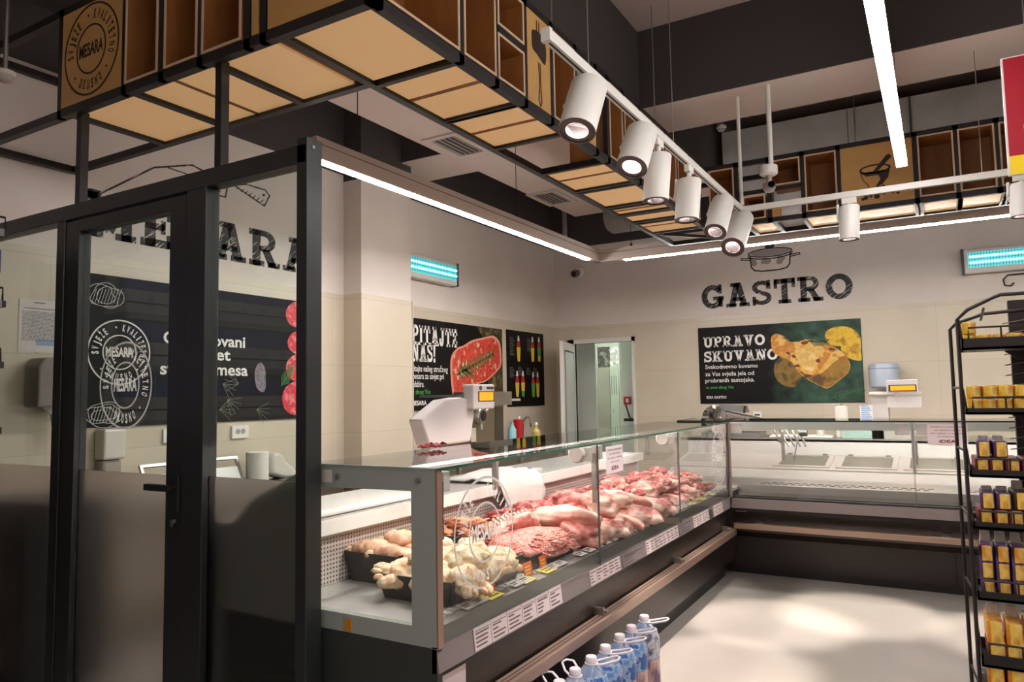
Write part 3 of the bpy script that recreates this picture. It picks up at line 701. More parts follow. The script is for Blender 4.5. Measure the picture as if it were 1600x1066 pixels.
# ---- hanging red and yellow bakery sign
SY = 4.0
a = at(1563, 92, y=SY); b = at(1576, 275, y=SY)
x0, zt_, zb_ = (a.x+b.x)/2, a.z, b.z; zm = at(1576, 245, y=SY).z
fr = fr_back(x0, SY, zb_); Hh = zt_-zb_
t = thing('hanging_sign', (x0+.4, SY, zb_), 'hanging red and yellow sign with a bread picture at the right edge', 'sign')
MB().prism(rect(0, 0, .8, Hh), .02, fr, -.02).build('board', mat('sign_white_edge', S(226, 214, 214), .5), t)
MB().prism(rect(.008, zm-zb_, .8, Hh-.006), .002, fr).build('red_field', mat('sign_red', S(172, 8, 36), .5), t)
MB().prism(rect(.008, .004, .8, zm-zb_), .002, fr).build('yellow_field', mat('sign_yellow', S(250, 214, 20), .5), t)
mb = MB(); mb.prism([(.19+.12*math.cos(q)*(1+.03*math.sin(9*q)), .2+.13*math.sin(q)) for q in [2*PI*i/40 for i in range(40)]], .002, fr, .003)
mb.build('bread_picture', mat('bread_crust', S(196, 120, 48), .6, var=[S(226, 164, 84), S(120, 60, 22)], vscale=30), t)
for x in (.1, .7): MB().cyl((x0+x, SY+.01, zt_), (x0+x, SY+.01, ZC), .003, n=6).build('wire', satin, t)
# ================================================================== glazed partition with door
frame_m = mat('anthracite_frame', S(38, 40, 40), .38)
clear = glass('clear_glass')
frost = frosted('frosted_glass')
PY0, PY1 = 1.97, 2.04
gp = thing('glass_partition', (-3.3, 2.0, 0), 'dark framed glass partition with frosted lower panes in front of the counter', 'partition')
FZ = 1.19
def fbar(x0, z0, x1, z1, y0=PY0, y1=PY1, nm='frame_bar', par=None): return MB().box(x0, y0, z0, x1, y1, z1).build(nm, frame_m, par or gp, bevel=.003)
fbar(XW+.012, 2.405, -2.045, 2.48, nm='header')
fbar(-3.77, 0, -3.70, 2.405, nm='post'); fbar(-2.755, 0, -2.63, 2.405, nm='post'); fbar(-2.095, 0, -2.04, 2.505, PY0, 2.05, 'post')
fbar(XW+.012, 0, XW+.05, 2.405, nm='post')
for a, b in ((XW+.05, -3.77), (-2.63, -2.095)):
    fbar(a, 0, b, .08, nm='bottom_rail')
    box('glass_pane', clear, gp, a, 2.0, FZ, b, 2.008, 2.405)
    box('frosted_pane', frost, gp, a, 2.0, .08, b, 2.008, FZ)
MB().cyl((-2.038, 2.0, 2.47), (-2.034, 2.0, 2.47), .006, n=10).build('screw', satin, gp)
gd = thing('glazed_door', (-3.22, 2.0, 0), 'dark framed glass door with black lever handle and round white sticker', 'door')
fbar(-3.695, .02, -3.58, 2.395, 1.975, 2.035, 'stile', gd); fbar(-2.875, .02, -2.76, 2.395, 1.975, 2.035, 'stile', gd)
fbar(-3.58, 2.335, -2.875, 2.395, 1.975, 2.035, 'top_rail', gd); fbar(-3.58, .02, -2.875, .14, 1.975, 2.035, 'bottom_rail', gd)
box('glass_pane', clear, gd, -3.58, 2.0, FZ-.005, -2.875, 2.008, 2.335)
box('frosted_pane', frost, gd, -3.58, 2.0, .14, -2.875, 2.008, FZ-.005)
st = mat('white_sticker', S(236, 232, 228), .6); nt_ = st.node_tree
_tl = nt_.nodes.new('ShaderNodeBsdfTranslucent'); _tl.inputs[0].default_value = (.9, .88, .86, 1); _mx = nt_.nodes.new('ShaderNodeMixShader'); _mx.inputs[0].default_value = .5
nt_.links.new(nt_.nodes['Principled BSDF'].outputs[0], _mx.inputs[1]); nt_.links.new(_tl.outputs[0], _mx.inputs[2]); nt_.links.new(_mx.outputs[0], nt_.nodes['Material Output'].inputs[0])
a = at(196, 602, y=2.0)
mb = MB(); stamp(mb, (Vector((a.x, 1.999, a.z)), Vector((1,0,0)), Vector((0,0,1)), Vector((0,-1,0))), 0, 0, .2, off=.0005)
mb.build('round_sticker', st, gd)
h = at(272, 762, y=1.96); e = at(229, 764, y=1.93)
hd = MB().box(h.x-.022, 1.962, h.z-.1, h.x+.022, 1.976, h.z+.05).build('handle', blackm, gd, bevel=.003)
MB().cyl((h.x, 1.975, h.z), (h.x, 1.925, h.z), .012).box(e.x, 1.915, h.z-.013, h.x+.012, 1.94, h.z+.013).build('lever', blackm, hd, 40)
MB().cyl((h.x+.005, 1.963, h.z-.14), (h.x+.005, 1.95, h.z-.14), .01).box(h.x-.002, 1.945, h.z-.16, h.x+.012, 1.95, h.z-.135).build('lock', satin, gd, 40)

# ================================================================== things on the left wall
black_print = mat('black_poster', S(13, 11, 11), .55, spec=.2)
white_print = mat('white_print', S(232, 228, 222), .5)
green_print = mat('green_print', S(60, 170, 70), .5)
def chalk(name, axis):
    if name in MATS: return MATS[name]
    m = mat(name, S(30, 27, 26), .6); nt = m.node_tree; b = nt.nodes['Principled BSDF']
    tc = nt.nodes.new('ShaderNodeTexCoord'); mp = nt.nodes.new('ShaderNodeMapping')
    mp.inputs['Rotation'].default_value = (math.radians(-38), 0, 0) if axis == 'x' else (0, math.radians(38), 0)
    mp2 = nt.nodes.new('ShaderNodeMapping'); mp2.inputs['Scale'].default_value = (1, 7, 120) if axis == 'x' else (7, 1, 100)
    nt.links.new(mp.outputs[0], mp2.inputs[0])
    n = nt.nodes.new('ShaderNodeTexNoise'); n.inputs['Scale'].default_value = 1.0; n.inputs['Detail'].default_value = 2
    rp = nt.nodes.new('ShaderNodeValToRGB'); e = rp.color_ramp.elements; e[0].position = .6; e[1].position = .63
    e[0].color = (*S(30, 27, 26), 1); e[1].color = (*S(200, 192, 186), 1)
    nt.links.new(tc.outputs['Object'], mp.inputs[0]); nt.links.new(mp2.outputs[0], n.inputs[0]); nt.links.new(n.outputs[0], rp.inputs[0]); nt.links.new(rp.outputs[0], b.inputs['Base Color'])
    return m
ch_l, ch_b = chalk('chalk_hatch_side', 'x'), chalk('chalk_hatch_end', 'y')
fl = fr_left(XW+.0005, 0, 0)
t = thing('wall_lettering', (XW, 3.56, 2.57), 'black chalk-hatched word MESARA on the white left wall behind the glass', 'lettering')
put_slab(None, 'MESARA', fl, 2.58, 2.575, .292, 1.97, .004, each=lambda q, c: q.build('letter', ch_l, t))
# knives drawn above the word
t = thing('wall_drawing', (XW, 3.4, 3.05), 'black line drawing of a saw and cleaver above the word on the left wall', 'drawing')
def LW(px, py): q = at(px, py, x=XW); return (q.y, q.z)
mb = MB(); mb.prism([LW(*q) for q in ((118, 312), (122, 296), (140, 294), (158, 299), (150, 308), (136, 316))], .002, fl, .001)
mb.build('knife_grip', ch_l, t)
mb = MB()
mb.stroke([LW(*q) for q in ((150, 306), (240, 262), (300, 258), (356, 288), (352, 308), (330, 303))], .012, fl)
mb.stroke([LW(*q) for q in ((262, 262), (300, 275), (345, 300))], .008, fl)
mb.stroke([LW(*q) for q in ((366, 290), (384, 288), (414, 297), (421, 306), (413, 322), (398, 312), (366, 290))], .012, fl)
for i in range(7): mb.stroke([LW(370+i*6.2, 296+i*3.4), LW(374+i*6.2, 293+i*3.2)], .007, fl)
mb.prism([LW(*q) for q in circ(412, 305, 2.2, 10)], .002, fl, .001)
mb.build('blade_outline', ch_l, t)

def blob2(cx, cy, rx, ry, seed, n=40, amp=.08):
    rr = random.Random(seed); ph = [rr.uniform(0, 6.28) for _ in range(4)]
    return [(cx+rx*(1+sum(amp/(k+1)*math.sin((k+2)*a+ph[k]) for k in range(4)))*math.cos(a), cy+ry*(1+sum(amp/(k+1)*math.sin((k+2)*a+ph[k]) for k in range(4)))*math.sin(a)) for a in [2*PI*i/n for i in range(n)]]
steak_m = mat('steak_picture', S(206, 50, 36), .5, var=[S(222, 82, 60), S(178, 30, 24), S(232, 168, 140)], vscale=22, stretch=(1, 1, .45))
steak_fat = mat('steak_fat_picture', S(226, 150, 130), .5)
herb_m = mat('herb_picture', S(70, 122, 62), .5)
def herb(mb, x, y, L, ang, fr, n=12, w=.008, lf=.09, start=.004):
    d = Vector((math.cos(ang), math.sin(ang))); q = Vector((-d.y, d.x))
    mb.stroke([(x, y), (x+d.x*L, y+d.y*L)], w*1.3, fr, .001, start)
    for i in range(n):
        b = Vector((x, y))+d*L*(i+.5)/n; l = lf*(1-.5*i/n)
        for s in (1, -1):
            e2 = b+d*l*.7+q*s*l*.6; mb.stroke([tuple(b), tuple(e2)], w, fr, .001, start)
def poster(fr, W, H, label, cat='poster'):
    t = thing('wall_poster', tuple(fr[0]), label, cat)
    MB().prism(rect(0, 0, W, H), .012, fr).build('board', black_print, t)
    return t, (fr[0]+fr[3]*.012, fr[1], fr[2], fr[3])
# meat counter poster
y0, zb = 2.545, 1.345
t, f2 = poster(fr_left(XW+.009, y0, zb), 2.04, .985, 'wide black poster with white text and red meat slices behind the glass door', 'poster')
L2 = lambda px, py: (at(px, py, x=XW).y-y0, at(px, py, x=XW).z-zb)
mb = MB()
for s, cpx, py, w0, w1 in (('Garantovani', 316, 540, 252, 380), ('kvalitet', 316, 562, 272, 357), ('svježeg mesa', 315, 586, 247, 384)):
    a = L2(w0, py); b = L2(w1, py); mb = MB(); put_text(mb, s, f2, a[0], L2(cpx, py)[1], .083, b[0]-a[0], 'l', .022); mb.build('text_line', white_print, t)
c = L2(184, 551); mb = MB(); stamp(mb, f2, c[0], c[1], .215, mid='MESARA'); mb.build('stamp_print', white_print, t)
mb = MB()
for (cx, cy) in ((162, 463), (160, 648)):
    for k, am in ((1, .1), (.93, .16), (.6, .2)):
        p = L2(cx, cy); pts = blob2(p[0], p[1], .115*k, .075*k, cx+int(k*10), 28, am); mb.stroke(pts+[pts[0]], .003, f2)
    for i in range(9):
        p = L2(cx-22+i*5, cy); mb.stroke([(p[0], p[1]-.05), (p[0]+.03, p[1]+.05)], .0022, f2)
mb.build('meat_sketch', white_print, t)
for i, (px, py, r) in enumerate(((463, 492, 24), (466, 536, 23), (463, 575, 24), (463, 622, 31))):
    p = L2(px, py); pts = blob2(p[0], p[1], r*.0057, r*.0046, 20+i, 36, .04)
    MB().prism(pts, .001, f2, .001).build('meat_slice_picture', mat('red_slice_picture', S(196, 34, 48), .5, var=[S(206, 52, 62), S(224, 130, 132)], vscale=26), t)
mb = MB(); p = L2(436, 603); herb(mb, p[0], p[1], .2, .9, f2, 9, .007, .08); p = L2(350, 590); 
mb.build('herb_picture', herb_m, t)
mb = MB()
for (px, py, an) in ((345, 600, -1.1), (352, 625, -1.3), (370, 600, 2.2), (340, 640, -.7), (398, 640, -1.0)):
    p = L2(px, py)
    for k in range(5): mb.stroke([p, (p[0]+.13*math.cos(an+.35*k), p[1]+.13*math.sin(an+.35*k))], .0025, f2)
mb.build('thyme_picture', mat('dry_herb', S(140, 140, 112), .5), t)
p = L2(404, 590); MB().prism(blob2(p[0], p[1], .06, .11, 5, 24, .1), .001, f2, .001).build('peppercorn_picture', mat('pepper_picture', S(60, 62, 76), .5, var=[S(130, 132, 142), S(140, 70, 62)], vscale=60), t)
# ask us poster
y0, zb = 5.69, 1.365
t, f2 = poster(fr_left(XW+.009, y0, zb), 2.025, .955, 'black poster with a large red steak and rosemary on the left wall', 'poster')
mb = MB()
a = L2(641, 540); b = L2(712, 540)
a = L2(640.5, 540); put_slab(mb, 'PITAJTE', f2, a[0], L2(690, 542)[1], .205, b[0]-a[0], .0015)
b = L2(678, 566); put_slab(mb, 'NAS!', f2, a[0], L2(664, 566)[1], .205, b[0]-a[0], .0015)
mb.build('white_heading', white_print, t)
mb = MB()
b = L2(697, 580)
for s, px, py in (('Pitajte našeg stručnog', 697, 582), ('mesara za savjet pri', 691, 593), ('odabiru.', 660, 605)):
    mb = MB(); put_text(mb, s, f2, a[0], L2(px, py)[1], .062, L2(px, py)[0]-a[0], 'l', .01); mb.build('text_line', white_print, t)
mb = MB(); put_text(mb, 'tu smo zbog Vas', f2, .06, L2(660, 616)[1], .05, L2(670, 616)[0]-.06, 'l', .006); mb.build('green_text', green_print, t)
mb = MB(); put_text(mb, 'IDEA/MESARA', f2, .06, L2(664, 633)[1], .045, L2(664, 633)[0]-.06, 'l', .03); mb.build('shop_name', white_print, t)
MB().prism([L2(*q) for q in ((742, 510), (781, 516), (783, 626), (768, 626), (760, 600), (758, 540))], .001, f2, .0005).build('spice_background', mat('spice_background', S(70, 62, 34), .6, var=[S(36, 34, 20), S(126, 110, 56)], vscale=14), t)
sk = smooth([L2(*q) for q in ((701, 575), (703, 556), (712, 544), (722, 540), (735, 532), (752, 528), (768, 525), (778, 535), (781, 556), (780, 572), (770, 585), (757, 596), (745, 600), (735, 606), (722, 612), (712, 620), (706, 622), (703, 605))])
MB().prism(sk, .001, f2, .0015).build('steak_picture', steak_fat, t)
cxs = sum(p[0] for p in sk)/len(sk); cys = sum(p[1] for p in sk)/len(sk)
MB().prism([(cxs+(p[0]-cxs)*.93, cys+(p[1]-cys)*.92) for p in sk], .001, f2, .003).build('steak_picture', steak_m, t)
mb = MB(); p = L2(711, 586); q = L2(768, 553); an = math.atan2(q[1]-p[1], q[0]-p[0]); herb(mb, p[0], p[1], math.hypot(q[0]-p[0], q[1]-p[1]), an, f2, 11, .02, .15, .0045)
p = L2(716, 574); herb(mb, p[0], p[1], .3, -.35, f2, 6, .012, .1, .0045)
mb.build('herb_picture', mat('rosemary_picture', S(84, 124, 66), .5), t)
# chart poster
y0, zb = 7.83, 1.365
t, f2 = poster(fr_left(XW+.009, y0, zb), .975, .965, 'narrow black chart of coloured meat cuts between the steak poster and the doorway', 'poster')
cm = [mat('cut_'+n, S(*c), .5) for n, c in (('red', (176, 40, 38)), ('yellow', (224, 190, 60)), ('green', (86, 150, 60)), ('white', (226, 220, 204)))]
for (cx, cy, k) in ((808, 545, 1), (830, 546, 2), (840, 546, 2), (806, 600, 2), (815, 600, 2), (831, 601, 2), (838, 601, 2)):
    p = L2(cx, cy); h_ = .165; w_ = .052
    for s0, s1, mi in ((-1, -.55, 2 if cx % 2 else 1), (-.55, .1, 1 if cx % 3 else 2), (.1, .6, 0), (.6, 1, 3)):
        q = [(p[0]+sg*w_*(1-.45*abs(v)-.3*max(v, 0)), p[1]+h_*v) for sg, v in ((-1, s0), (1, s0), (1, s1), (-1, s1))]
        MB().prism(q, .001, f2, .0005).build('meat_cut_picture', cm[mi], t)
mb = MB()
for (px, py, n) in ((796, 528, 12), (823, 530, 9), (796, 575, 7), (809, 574, 6), (822, 576, 5), (833, 576, 6)):
    p = L2(px, py)
    for i in range(n): mb.prism(rect(p[0]-.03, p[1]-.02*i, p[0]+.05+.02*((i*7)%3), p[1]-.02*i+.006), .001, f2, .0005)
mb.build('small_print', mat('small_print', S(120, 116, 112), .6), t)
p = L2(796, 625); mb = MB(); mb.prism(rect(p[0]-.01, p[1]-.015, p[0]+.24, p[1]+.015), .001, f2, .0005); mb.build('footer_band', white_print, t)

# paper notice, towel dispenser, soap dispenser, sockets
p = at(29, 466, x=XW); q = at(91, 552, x=XW)
t = thing('paper_notice', (XW, p.y, q.z), 'white printed notice sheet on the wall behind the left glass pane', 'paper')
f2 = fr_left(XW+.009, p.y, q.z); W, H = q.y-p.y, p.z-q.z
MB().prism(rect(0, 0, W, H), .002, f2).build('sheet', mat('paper', S(214, 208, 206), .6), t)
mb = MB(); rr = random.Random(3)
mb.prism(rect(W*.35, H*.93, W*.62, H*.95), .0008, f2, .002); mb.prism(rect(W*.1, H*.82, W*.95, H*.835), .0008, f2, .002)
for i in range(22):
    x = .08
    while x < .9:
        l = rr.uniform(.02, .1); mb.prism(rect(W*x, H*(.76-.026*i), W*min(x+l, .94), H*(.76-.026*i)+.004), .0008, f2, .002); x += l+.02
mb.build('print_lines', mat('print_grey', S(110, 108, 116), .6), t)
MB().prism(rect(W*.42, H*.13, W*.92, H*.24), .0006, f2, .002).build('blue_field', mat('pale_blue_print', S(150, 170, 200), .6), t)
t = thing('towel_dispenser', (XW, 2.36, 1.47), 'grey paper towel dispenser with hanging towel behind the left pane', 'dispenser')
f2 = fr_left(XW+.009, 0, 0)
p = at(37, 560, x=XW); q = at(93, 636, x=XW)
MB().prism([(p.y, q.z), (q.y+.02, q.z), (q.y+.03, p.z-.04), (q.y, p.z), (p.y+.03, p.z), (p.y, p.z-.05)], .16, f2).build('cover', mat('dispenser_grey', S(132, 122, 118), .3), t, bevel=.012)
a = at(66, 640, x=XW+.08)
MB().prism([(a.y-.02, a.z+.03), (a.y+.09, a.z+.03), (a.y+.085, a.z-.04), (a.y+.1, a.z-.17), (a.y+.07, a.z-.17), (a.y+.05, a.z-.03)], .02, f2, .06).build('paper_towel', whitep, t)
t = thing('soap_dispenser', (XW, 2.76, 1.05), 'white soap dispenser with clear lower half under the black poster', 'dispenser')
p = at(146, 671, x=XW); q = at(180, 716, x=XW)
MB().prism(rect(p.y, q.z, q.y, p.z), .11, f2).build('cover', mat('soap_white', S(214, 206, 196), .3), t, bevel=.015)
MB().prism(rect(p.y+.005, q.z-.11, q.y-.012, q.z), .09, f2).build('reservoir', mat('soap_tank', S(168, 156, 146), .2), t, bevel=.02)
MB().prism(rect(p.y+.04, q.z-.15, q.y-.05, q.z-.1), .06, f2, .02).build('nozzle', mat('soap_white', S(214, 206, 196), .3), t, bevel=.008)
def socket(a, b, n, label):
    p = at(*a, x=XW); q = at(*b, x=XW)
    t = thing('wall_socket', (XW, p.y, q.z), label, 'socket', 'white wall sockets')
    MB().prism(rect(p.y, q.z, q.y, p.z), .018, f2).build('plate', whitep, t, bevel=.003)
    for k in range(n):
        y = p.y+(q.y-p.y)*((k+.5)/n*.6+.2); z = (p.z+q.z)/2+.005
        MB().cyl((XW+.0275, y, z), (XW+.029, y, z), .021, n=20).build('insert', mat('socket_insert', S(168, 160, 150), .4), t)
        MB().cyl((XW+.029, y-.008, z), (XW+.0295, y-.008, z), .003, n=8).cyl((XW+.029, y+.008, z), (XW+.0295, y+.008, z), .003, n=8).build('pin_holes', blackm, t)
socket((359, 666), (385, 684), 2, 'white double wall socket above the worktop beside the paper roll')
socket((252, 671), (279, 691), 2, 'white wall socket half hidden by the door stile')

t = thing('floor_cabinet', (-4.2, 2.5, 0), 'dark low cabinet blurred behind the frosted left pane', 'cabinet')
box('body', mat('cabinet_black', S(22, 21, 21), .5), t, -4.62, 2.1, 0, -4.0, 2.45, .98); box('door', mat('cabinet_black', S(22, 21, 21), .5), t, -4.58, 2.088, .06, -4.03, 2.1, .94)
# ---- worktop along the left wall and what stands on it
WTZ = .905
t = thing('worktop', (-4.3, 5.4, WTZ), 'stainless steel worktop running along the left wall', 'worktop')
box('top', steel, t, XW+.012, 3.15, WTZ-.04, -4.02, 4.94, WTZ)
box('top', steel, t, -4.43, 4.94, WTZ-.04, -4.02, 5.7, WTZ); box('top', steel, t, XW+.012, 5.7, WTZ-.04, -4.02, 8.3, WTZ)
for y in (3.2, 4.5, 5.9, 7.1, 8.2): MB().box(-4.08, y-.02, 0, -4.04, y+.02, WTZ-.04).build('leg', satin, t)
box('under_shelf', satin, t, -4.4, 3.2, .28, -4.04, 8.2, .3)
def tray(a, b, label):
    p = at(*a, x=-4.5); q = at(*b, x=-4.5)
    t = thing('steel_tray', (-4.5, (p.y+q.y)/2, WTZ), label, 'tray', 'shiny trays on the worktop')
    O = Vector((-4.44, p.y, WTZ+.004)); U = Vector((-.45, 0, .9)).normalized(); R2 = Vector((0,1,0)); N2 = R2.cross(U)
    W = q.y-p.y; H = .2
    f3 = (O, R2, U, N2)
    MB().prism(rect(0, 0, W, H*.62), .006, f3).build('shiny_plate', mat('polished_white', S(240, 240, 236), .15), t)
    MB().ring(rect(-.01, 0, W+.01, H), rect(.01, .01, W-.01, H-.02), .02, f3, -.005).build('frame', satin, t)
tray((222, 750), (268, 735), 'shiny slanted steel tray on the worktop behind the door handle')
tray((322, 745), (371, 725), 'shiny slanted steel tray on the worktop left of the paper roll')
p = at(402, 744, x=-4.42); tz = at(402, 706, x=-4.42).z
t = thing('paper_roll', (-4.42, p.y, WTZ), 'standing white paper towel roll on the worktop behind the glass', 'paper roll')
r = .082; hh = tz-WTZ
MB().lathe([(r, 0), (r, hh-.004), (r-.004, hh), (.03, hh), (.025, hh-.02)], (-4.42, p.y, WTZ)).build('roll', mat('tissue', S(222, 216, 206), .8, bump=.2, bscale=40), t, 40)
MB().lathe([(.024, hh-.03), (.024, hh-.008)], (-4.42, p.y, WTZ)).build('core', mat('card_core', S(150, 138, 122), .8), t, 40)
def px_poly(pts, x): return [(at(*q, x=x).y, at(*q, x=x).z) for q in pts]
t = thing('plastic_bag', (-4.4, p.y+.3, WTZ), 'crumpled white plastic bag lying right of the paper roll', 'bag')
pts = px_poly(((419, 742), (421, 712), (428, 706), (437, 710), (442, 720), (452, 728), (460, 738), (462, 745), (440, 748)), -4.38)
MB().prism(pts, .14, fr_left(-4.48, 0, 0)).build('bag_body', mat('bag_white', S(206, 200, 190), .4, bump=.5, bscale=14), t, 60, bevel=.03)
# meat grinder
t = thing('meat_grinder', (-4.25, 6.9, WTZ), 'stainless steel meat grinder on the worktop below the steak poster', 'grinder')
gx = -4.12
g0 = at(741, 650, x=gx); g1 = at(777, 650, x=gx); g2 = at(792, 650, x=gx-.0); gt = at(760, 634, x=gx).z
gs = mat('grinder_steel', S(150, 140, 122), .3, .9)
box('body', gs, t, gx-.38, g0.y, WTZ, gx, g1.y+.12, gt)
box('side_panel', mat('grinder_dark', S(96, 90, 82), .35, .8), t, gx, g1.y-.05, WTZ+.02, gx+.004, g1.y+.12, gt-.02)
h0 = at(768, 620, x=gx); h1 = at(796, 620, x=gx); hz = at(780, 612, x=gx).z
box('feed_tray', steel, t, gx-.42, h0.y-.1, gt, gx+.03, h1.y, hz)
c = at(752, 650, x=gx+.05)
MB().lathe([(.085, 0), (.085, .06), (.07, .07), (.07, .075)], (gx, c.y, c.z), (1, 0, 0), 24).build('grinder_head', steel, t, 40)
MB().lathe([(.055, .075), (.055, .08), (.015, .09)], (gx, c.y, c.z), (1, 0, 0), 20).build('cutter_plate', mat('cutter_dark', S(52, 48, 46), .4, .6), t, 40)
kb = MB()
for k in range(3): a = k*2.09+.5; kb.cyl((gx+.05, c.y+.08*math.cos(a), c.z+.08*math.sin(a)), (gx+.05, c.y+.14*math.cos(a), c.z+.14*math.sin(a)), .018)
kb.build('locking_ring', steel, t, 40)
box('rating_plate', mat('plate_pale', S(196, 190, 176), .5), t, gx, c.y-.12, c.z-.26, gx+.003, c.y-.03, c.z-.12)
p = at(812, 690, x=-4.35); zt_ = at(812, 655, x=-4.35).z
t = thing('soap_bottle', (-4.35, p.y, WTZ), 'red dispenser bottle beside the curved chrome tap on the worktop', 'bottle')
MB().prism(rect(-.08, 0, .05, zt_-WTZ), .09, (Vector((-4.4, p.y, WTZ)), Vector((0,1,0)), Vector((0,0,1)), Vector((1,0,0)))).build('body', mat('red_plastic', S(186, 24, 30), .35), t, bevel=.02)
MB().cyl((-4.355, p.y, zt_), (-4.355, p.y, zt_+.04), .02).build('cap', whitep, t, 40)
p = at(819, 680, x=-4.3); q = at(829, 668, x=-4.3); zt_ = at(824, 652, x=-4.3).z
t = thing('tap', (-4.3, p.y, WTZ), 'curved chrome tap over the worktop near the doorway', 'tap')
MB().tube([(-4.3, p.y, WTZ), (-4.3, p.y, zt_-.08)]+[(-4.3, (p.y+q.y)/2+(q.y-p.y)/2*-math.cos(a), zt_-.08+.08*math.sin(a)) for a in [PI*i/8 for i in range(1, 8)]]+[(-4.3, q.y, zt_-.12)], .014).build('spout', mat('chrome', S(220, 218, 214), .1, 1.0), t, 40)
MB().lathe([(.035, 0), (.035, .03), (.02, .05)], (-4.3, p.y, WTZ)).build('base', mat('chrome', S(220, 218, 214), .1, 1.0), t, 40)
t = thing('yellow_bottle', (-4.25, 7.9, WTZ), 'small yellowish cleaning bottle behind the case glass near the tap', 'bottle')
p = at(838, 685, x=-4.25)
MB().lathe([(.05, 0), (.055, .02), (.055, .16), (.02, .2), (.02, .24)], (-4.25, p.y, WTZ)).build('bottle_body', mat('pale_yellow_plastic', S(206, 190, 110), .3), t, 40)
MB().lathe([(.024, .24), (.024, .27)], (-4.25, p.y, WTZ)).build('cap', whitep, t, 40)
t = thing('blue_bottle', (-4.2, 7.4, WTZ), 'pale blue bottle standing right behind the meat grinder', 'bottle')
p = at(797, 690, x=-4.25); hb_ = at(795, 660, x=-4.25).z-WTZ
MB().lathe([(.045, 0), (.05, .02), (.05, hb_*.7), (.02, hb_*.88), (.02, hb_)], (-4.25, p.y+.05, WTZ)).build('bottle_body', mat('pale_blue_plastic', S(150, 196, 206), .25), t, 40)

# ================================================================== things on the back wall
fb = fr_back(0, YW-.0095, 0)
t = thing('wall_lettering', (-1.68, YW, 2.55), 'black chalk-hatched word GASTRO on the white back wall', 'lettering')
put_slab(None, 'GASTRO', fr_back(0, YW-.001, 0), -2.565, 2.553, .3, 1.755, .004, each=lambda q, c: q.build('letter', ch_b, t))
t = thing('wall_drawing', (-1.71, YW, 2.96), 'line drawing of a lidded cooking pot above the word GASTRO', 'drawing')
fw_ = fr_back(-1.71, YW-.001, 0)
mb = MB(); zc = 3.19; rx = .255
el = [(rx*math.cos(a), zc+.05*math.sin(a)) for a in [2*PI*i/32 for i in range(33)]]
mb.stroke(el, .014, fw_); mb.stroke([(rx*1.02*math.cos(a), zc-.025+.05*math.sin(a)) for a in [PI+PI*i/16 for i in range(17)]], .014, fw_)
mb.stroke([(-.235, zc-.02), (-.225, 3.03), (-.19, 2.985), (-.1, 2.968), (.1, 2.968), (.19, 2.985), (.225, 3.03), (.235, zc-.02)], .016, fw_)
for s in (1, -1): mb.stroke([(s*.24, zc-.055), (s*.34, zc-.04), (s*.345, zc-.06), (s*.24, zc-.075)], .012, fw_)
mb.build('pot_outline', mat('chalk_black', S(34, 30, 28), .6), t)
MB().prism([(-.04, zc+.05), (-.065, zc+.085), (-.04, zc+.1), (.04, zc+.1), (.065, zc+.085), (.04, zc+.05)], .002, fw_, .001).build('lid_knob_drawing', mat('chalk_black', S(34, 30, 28), .6), t)
mb = MB()
for x, w_ in ((-.2, .04), (-.05, .05), (.12, .05)): mb.prism(blob2(x, 3.09, w_, .05, int(x*100)+50, 16, .2), .001, fw_, .0003)
mb.prism([(.235*math.cos(a), zc-.0+.04*math.sin(a)) for a in [2*PI*i/24 for i in range(24)]], .0006, fw_, .0003)
mb.build('grey_shading', mat('grey_print', S(150, 142, 138), .6), t)
# just cooked poster
x0, zb = -2.624, 1.356
t, f2 = poster(fr_back(x0, YW-.009, zb), 1.876, .958, 'wide black poster with roast chicken and lemons under the word GASTRO', 'poster')
G2 = lambda px, py: (at(px, py, y=YW).x-x0, at(px, py, y=YW).z-zb)
bgm = mat('dark_green_background', S(16, 16, 15), .5, spec=.2); nt_ = bgm.node_tree       # printed fade from black to dark green leaves
_tc = nt_.nodes.new('ShaderNodeTexCoord'); _sp = nt_.nodes.new('ShaderNodeSeparateXYZ'); _nz = nt_.nodes.new('ShaderNodeTexNoise'); _nz.inputs['Scale'].default_value = 9; _nz.inputs['Detail'].default_value = 6
_mr = nt_.nodes.new('ShaderNodeMapRange'); _mr.inputs[1].default_value = .7; _mr.inputs[2].default_value = 1.35
_ml = nt_.nodes.new('ShaderNodeMath'); _ml.operation = 'MULTIPLY'; _rp = nt_.nodes.new('ShaderNodeValToRGB')
_e = _rp.color_ramp.elements; _e[0].position = .1; _e[1].position = .7; _e[0].color = (*S(13, 11, 11), 1); _e[1].color = (*S(66, 96, 80), 1)
nt_.links.new(_tc.outputs['Object'], _sp.inputs[0]); nt_.links.new(_sp.outputs[0], _mr.inputs[0]); nt_.links.new(_tc.outputs['Object'], _nz.inputs[0])
nt_.links.new(_mr.outputs[0], _ml.inputs[0]); nt_.links.new(_nz.outputs[0], _ml.inputs[1]); nt_.links.new(_ml.outputs[0], _rp.inputs[0]); nt_.links.new(_rp.outputs[0], nt_.nodes['Principled BSDF'].inputs['Base Color'])
MB().prism(rect(.5, .004, 1.872, .954), .001, f2, .0003).build('dark_green_background', bgm, t)
lem = mat('lemon_picture', S(206, 160, 24), .5, var=[S(226, 186, 40), S(170, 120, 20)], vscale=9)
